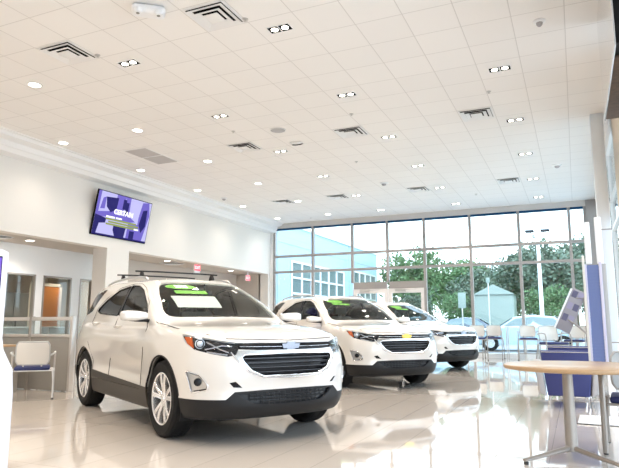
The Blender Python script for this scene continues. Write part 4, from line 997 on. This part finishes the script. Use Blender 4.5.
def year_oval(par, cy, cz, ry, rz, lab):
    o = decal('year_sticker', 'sticker_green', par, ell(cy, cz, ry, rz), 28, 2); o['label'] = lab
    mb = MB(); text_mesh(mb, '2018', rz * 1.35, lambda u, v, w_: on_ws(cy + u * 1.7, cz + v, .0045 + w_), .001, bold=.004); mb.build('lettering', 'paper', o, smooth=0)
    return o
year_oval(CAR1, -.32, 1.492, .17, .030, 'green oval year sticker')
decal('price_strip', 'sticker_green', CAR1, rect(-.26, 1.425, .36, .040), 10, 2)['label'] = 'green strip sticker'
decal('paper_sheet', 'paper', CAR1, rect(-.26, 1.325, .50, .135), 10, 3, -.014)['label'] = 'white paper sheet behind the windshield'
for cr, q in ((CAR2, 1), (CAR3, 1)):
    o = decal('painted_mark', 'sticker_green', cr, ell(-.34, 1.495, .15, .03), 24, 2); o['label'] = 'green painted swirl on the windshield'
    decal('painted_stroke', 'sticker_green', cr, rect(-.28, 1.44, .32, .032, -.01), 10, 2)['label'] = 'green painted stroke'

# ================================================================ outdoors
mb = MB(); mb.box(-60, 30, 20.15, 90, -.30, -.04); tag(mb.build('parking_lot', 'asphalt', smooth=0), kind='structure')
mb = MB(); mb.box(-60, 30, 20.12, 22.6, -.28, -.02); tag(mb.build('walkway', 'concrete', smooth=0), kind='structure')
mb = MB(); mb.box(4.3, 30, -30, 20.1, -.30, -.04); mb.box(-60, 30, -40, -7.2, -.30, -.04); tag(mb.build('forecourt', 'concrete', smooth=0), kind='structure')
mb = MB(); mb.box(-60, 30, 36, 90, -.2, .05); tag(mb.build('lawn', 'lawn', smooth=0), kind='structure')
# wing of the building
o = thing('building', (-14, 33, 0), 0, 'pale blue building wing with gridded windows outside the left windows', 'building')
mb = MB(); mb.box(-8, 0, -10, 10.9, -.1, 6.4); mb.build('wall', 'blue_wall', o)
mb = MB(); mb.box(-8, .08, -10.05, 10.95, 6.4, 6.52); mb.build('parapet', 'white_trim', o)
mb = MB(); mb.box(.0, .02, -10, 10.9, 5.35, 5.38); mb.box(0, .02, -6.0, -5.97, 0, 6.4); mb.box(0, .02, 4.6, 4.63, 0, 6.4); mb.build('panel_joint', 'mullion', o)
def bwin(y0, y1, z0, z1, nx, nz):
    mb = MB(); mb.box(.0, .03, y0, y1, z0, z1); w0 = mb.build('window', 'dark_glass', o)
    mb = MB()
    for k in range(nx + 1): yy = y0 + (y1 - y0) * k / nx; mb.box(.03, .09, yy - .05, yy + .05, z0, z1)
    for k in range(nz + 1): zz = z0 + (z1 - z0) * k / nz; mb.box(.03, .09, y0, y1, zz - .05, zz + .05)
    mb.build('frame', 'plastic_white', w0)
bwin(-4.4, 3.5, 1.0, 4.45, 6, 4); bwin(5.4, 10.3, 1.0, 4.7, 4, 4)
# parked cars seen through the glass
def parked_car(loc, rz, m, label):
    o = thing('parked_car', loc, rz, label, 'car', 'cars parked outside')
    prof = [(-2.25, .35), (-2.3, .75), (-2.1, 1.0), (-1.75, 1.06), (-1.15, 1.42), (-.3, 1.50), (.45, 1.40), (1.05, 1.02), (1.95, .90), (2.28, .70), (2.3, .35)]
    def xs(u): 
        k = u * (len(prof) - 1); i = min(int(k), len(prof) - 2); t = k - i; return prof[i][0] * (1 - t) + prof[i + 1][0] * t, prof[i][1] * (1 - t) + prof[i + 1][1] * t
    mb = MB()
    def bf(u, v):
        x, z = xs(u); y = (v - .5) * 2; hw_ = .88 - (.24 if z > 1.1 else .24 * max(0, (z - .9) / .2)) - .05 * abs(x / 2.3) ** 4
        e = abs(y) ** 4; return (x, y * hw_, z - e * .06)
    mb.patch(bf, 40, 14)
    for s in (-1, 1):
        mb.patch(lambda u, v: (xs(u)[0], s * (bf(u, 1)[1] * v + (.88 - .05 * abs(xs(u)[0] / 2.3) ** 4) * (1 - v)) if xs(u)[1] > 1 else s * bf(u, 1)[1], bf(u, 1)[2] * v + min(.95, bf(u, 1)[2]) * .999 * (1 - v)), 40, 4)
        mb.patch(lambda u, v: (xs(u)[0], s * (.88 - .05 * abs(xs(u)[0] / 2.3) ** 4), .28 + (min(.95, bf(u, 1)[2]) - .28) * v), 40, 3)
    mb.build('body', m, o, smooth=50)
    for s in (-1, 1):
        mb = MB(); mb.prism([(-1.45, 1.04), (-1.08, 1.34), (-.3, 1.41), (.38, 1.33), (.85, 1.04)], s * .83 if s > 0 else -.85, s * .85 if s > 0 else -.83, lambda u, v, w_: (u, w_ * (1 - .22 * (v - 1.0) / .4 if v > 1 else 1) + .0, v)); mb.build('side_window', 'dark_glass', o)
        for x in (-1.4, 1.4):
            mb = MB(); mb.lathe([(.2, -.1), (.31, -.1), (.33, -.07), (.33, .07), (.31, .1), (.2, .1), (.18, .08), (.002, .08)], 28, Matrix.Translation((x, s * .82, .33)) @ Matrix.Rotation(R(-90 * s), 4, 'X')); w0 = mb.build('tyre', 'tyre', o)
            mb = MB(); mb.lathe([(.002, .105), (.06, .11), (.19, .095), (.2, .08)], 20, Matrix.Translation((x, s * .82, .33)) @ Matrix.Rotation(R(-90 * s), 4, 'X')); mb.build('rim', 'alloy', w0)
    for pf in ([(.50, 1.385), (1.02, 1.04)], [(-1.70, 1.085), (-1.18, 1.41)]):
        (x0, z0), (x1, z1) = pf
        mb = MB(); mb.patch(lambda u, v: (x0 + (x1 - x0) * u, (v - .5) * 1.16, z0 + (z1 - z0) * u + .012), 3, 3); mb.patch(lambda u, v: (x0 + (x1 - x0) * u, (.5 - v) * 1.16, z0 + (z1 - z0) * u + .0), 3, 3); mb.build('windscreen', 'dark_glass', o)
    return o
parked_car((-2.0, 26.5, -.04), R(185), 'pale_blue_paint', 'pale blue parked car outside, behind the row of stools')
parked_car((-6.9, 29.5, -.04), R(8), 'pale_blue_paint', 'pale blue parked car outside, just above the farthest showroom car')
parked_car((-6.0, 34.0, -.04), R(178), 'dark_car_paint', 'dark parked car outside below the trees')
# lamp post with two heads
o = thing('lamp_post', (-1.48, 30, -.04), 0, 'tall white light pole with two flat lamp heads outside', 'lamp post')
mb = MB(); mb.lathe([(.13, 0), (.10, 1.0), (.075, 5.35)], 16); mb.build('pole', 'plastic_white', o)
mb = MB(); mb.tube([(-.33, 0, 5.5), (-.28, 0, 5.32), (0, 0, 5.27), (.28, 0, 5.32), (.33, 0, 5.5)], .03, 8); mb.build('arm', 'aluminium', o)
for s in (-1, 1):
    mb = MB(); mb.box(s * .35 - .20, s * .35 + .20, -.2, .2, 5.5, 5.60); mb.build('lamp_head', 'slate', o, bevel=.03)
def post(x, y, h_, w_, hh, label):
    o = thing('sign_post', (x, y, -.04), 0, label, 'sign post')
    mb = MB(); mb.tube([(0, 0, 0), (0, 0, h_ - hh)], .03, 8); mb.build('pole', 'aluminium', o)
    mb = MB(); mb.box(-w_ / 2, w_ / 2, -.03, .03, h_ - hh, h_); mb.build('plate', 'pale_shed', o, bevel=.01)
post(-4.69, 27.2, 2.52, .34, .70, 'white plate on a post outside, left of the pale shed')
post(-3.75, 29, 3.3, .16, .25, 'thin white post outside in front of the pale shed')
o = thing('shed', (-4.4, 37.2, 0), 0, 'pale roofed shed among the trees outside', 'shed')
mb = MB(); mb.box(-1.1, 1.1, -1.0, 1.0, .05, 2.8); mb.build('wall', 'pale_shed', o)
mb = MB(); mb.prism([(-1.2, 2.8), (1.2, 2.8), (0, 3.4)], -1.1, 1.1, lambda u, v, w_: (u, w_, v)); mb.build('roof', 'pale_shed', o)
# trees
random.seed(7)
def crown_mesh(seed, m, dens=900, rx=2.6, rz=2.6):
    rg = random.Random(seed); mb = MB()
    blobs = [(rg.uniform(-.6, .6) * rx, rg.uniform(-.6, .6) * rx, rg.uniform(-.7, .75) * rz, rg.uniform(.35, .6)) for _ in range(22)]
    for bx_, by_, bz_, br in blobs:
        for _ in range(dens // 12):
            while True:
                d = Vector((rg.gauss(0, 1), rg.gauss(0, 1), rg.gauss(0, 1)))
                if d.length > .1: break
            d.normalize(); r_ = br * rx * rg.uniform(.55, 1.05); p = Vector((bx_, by_, bz_)) + Vector((d.x * r_, d.y * r_, d.z * r_ * .8))
            s = rg.uniform(.10, .22); a = Vector((rg.gauss(0, 1), rg.gauss(0, 1), rg.gauss(0, .6))).normalized(); b = a.cross(Vector((rg.gauss(0, 1), rg.gauss(0, 1), rg.gauss(0, 1)))).normalized()
            mb.add([p - a * s, p - b * s * .6, p + a * s, p + b * s * .6], [(0, 1, 2, 3)])
    o = mb.build('crown', m, smooth=0, fix=False); me = o.data; bpy.data.objects.remove(o); return me
CM = [crown_mesh(1, 'leaf_dark', 1900), crown_mesh(2, 'leaf_mid', 1800), crown_mesh(3, 'leaf_bright', 1900)]
def tree(x, y, h_, sc, k, label, low=.3):
    o = thing('tree', (x, y, .04), random.uniform(0, 6), label, 'tree', 'trees outside the windows')
    mb = MB(); mb.tube([(0, 0, 0), (.05, .03, h_ * .3), (-.05, .05, h_ * .6)], [.16 * sc, .13 * sc, .07 * sc], 8)
    for q in range(4):
        a = q * 1.6; mb.tube([(0, 0, h_ * .3), (math.cos(a) * sc * .9, math.sin(a) * sc * .9, h_ * .6)], [.07 * sc, .03 * sc], 6)
    mb.build('trunk', 'bark', o)
    c = bpy.data.objects.new('crown', CM[k]); COL.objects.link(c); c.parent = o; c.location = (0, 0, h_ * .55); c.scale = (sc, sc, h_ * .55 / 3.9)
TREES = [(-10.8, 42, 7.0, .85, 2, 'bright green narrow tree right of the glass door frame'), (-7.2, 43.5, 5.6, .7, 1, 'short mid green tree left of the pale shed'), (-1.0, 43, 7.4, .95, 1, 'tall green tree nearest behind the light pole'), (4.9, 43, 8.0, 1.0, 0, 'tall tree beyond the right pier of the window wall'),
 (-8.6, 49.5, 6.9, .95, 2, 'green tree behind the dark parked car, left of the white plate post'), (-3.3, 50, 7.4, 1.0, 0, 'dark tree rising behind the pale shed roof'), (2.6, 50, 8.4, 1.0, 0, 'dark tree above the tilted picture board'),
 (-12.9, 57, 7.4, 1.0, 1, 'tree seen through the glass door, second row'), (-6.2, 57, 7.8, 1.05, 1, 'mid green tree in the second row above the white plate post'), (.1, 57, 9.2, 1.05, 1, 'tall mid green tree in the second row, right of the light pole'),
 (-9.6, 64, 8.4, 1.05, 0, 'dark distant tree left of the white plate post'), (-3.2, 64, 9.0, 1.05, 0, 'dark distant tree left of the light pole'), (3.3, 64, 10.2, 1.05, 1, 'tall distant tree at the right end of the windows'), (-16.0, 64, 7.6, 1.0, 2, 'distant tree far left beyond the pale blue wing'),
 (-12.6, 71, 8.6, 1.1, 1, 'farthest tree behind the glass door'), (-6.3, 71, 8.8, 1.1, 0, 'farthest dark tree left of centre'), (0, 71, 10.6, 1.1, 0, 'farthest dark tree behind the light pole'),
 (-9.6, 38.3, 3.2, .5, 0, 'low dark bush tree behind the dark parked car'), (-7.0, 38.4, 3.3, .42, 2, 'low bright bush tree just left of the shed'), (-1.5, 38.2, 3.6, .50, 2, 'low bright bush tree just right of the shed'), (2.0, 38.2, 4.4, .60, 1, 'low tree behind the tilted picture board'), (-12.4, 37.8, 2.6, .45, 2, 'low green bush seen through the glass door')]
for t in TREES: tree(*t)
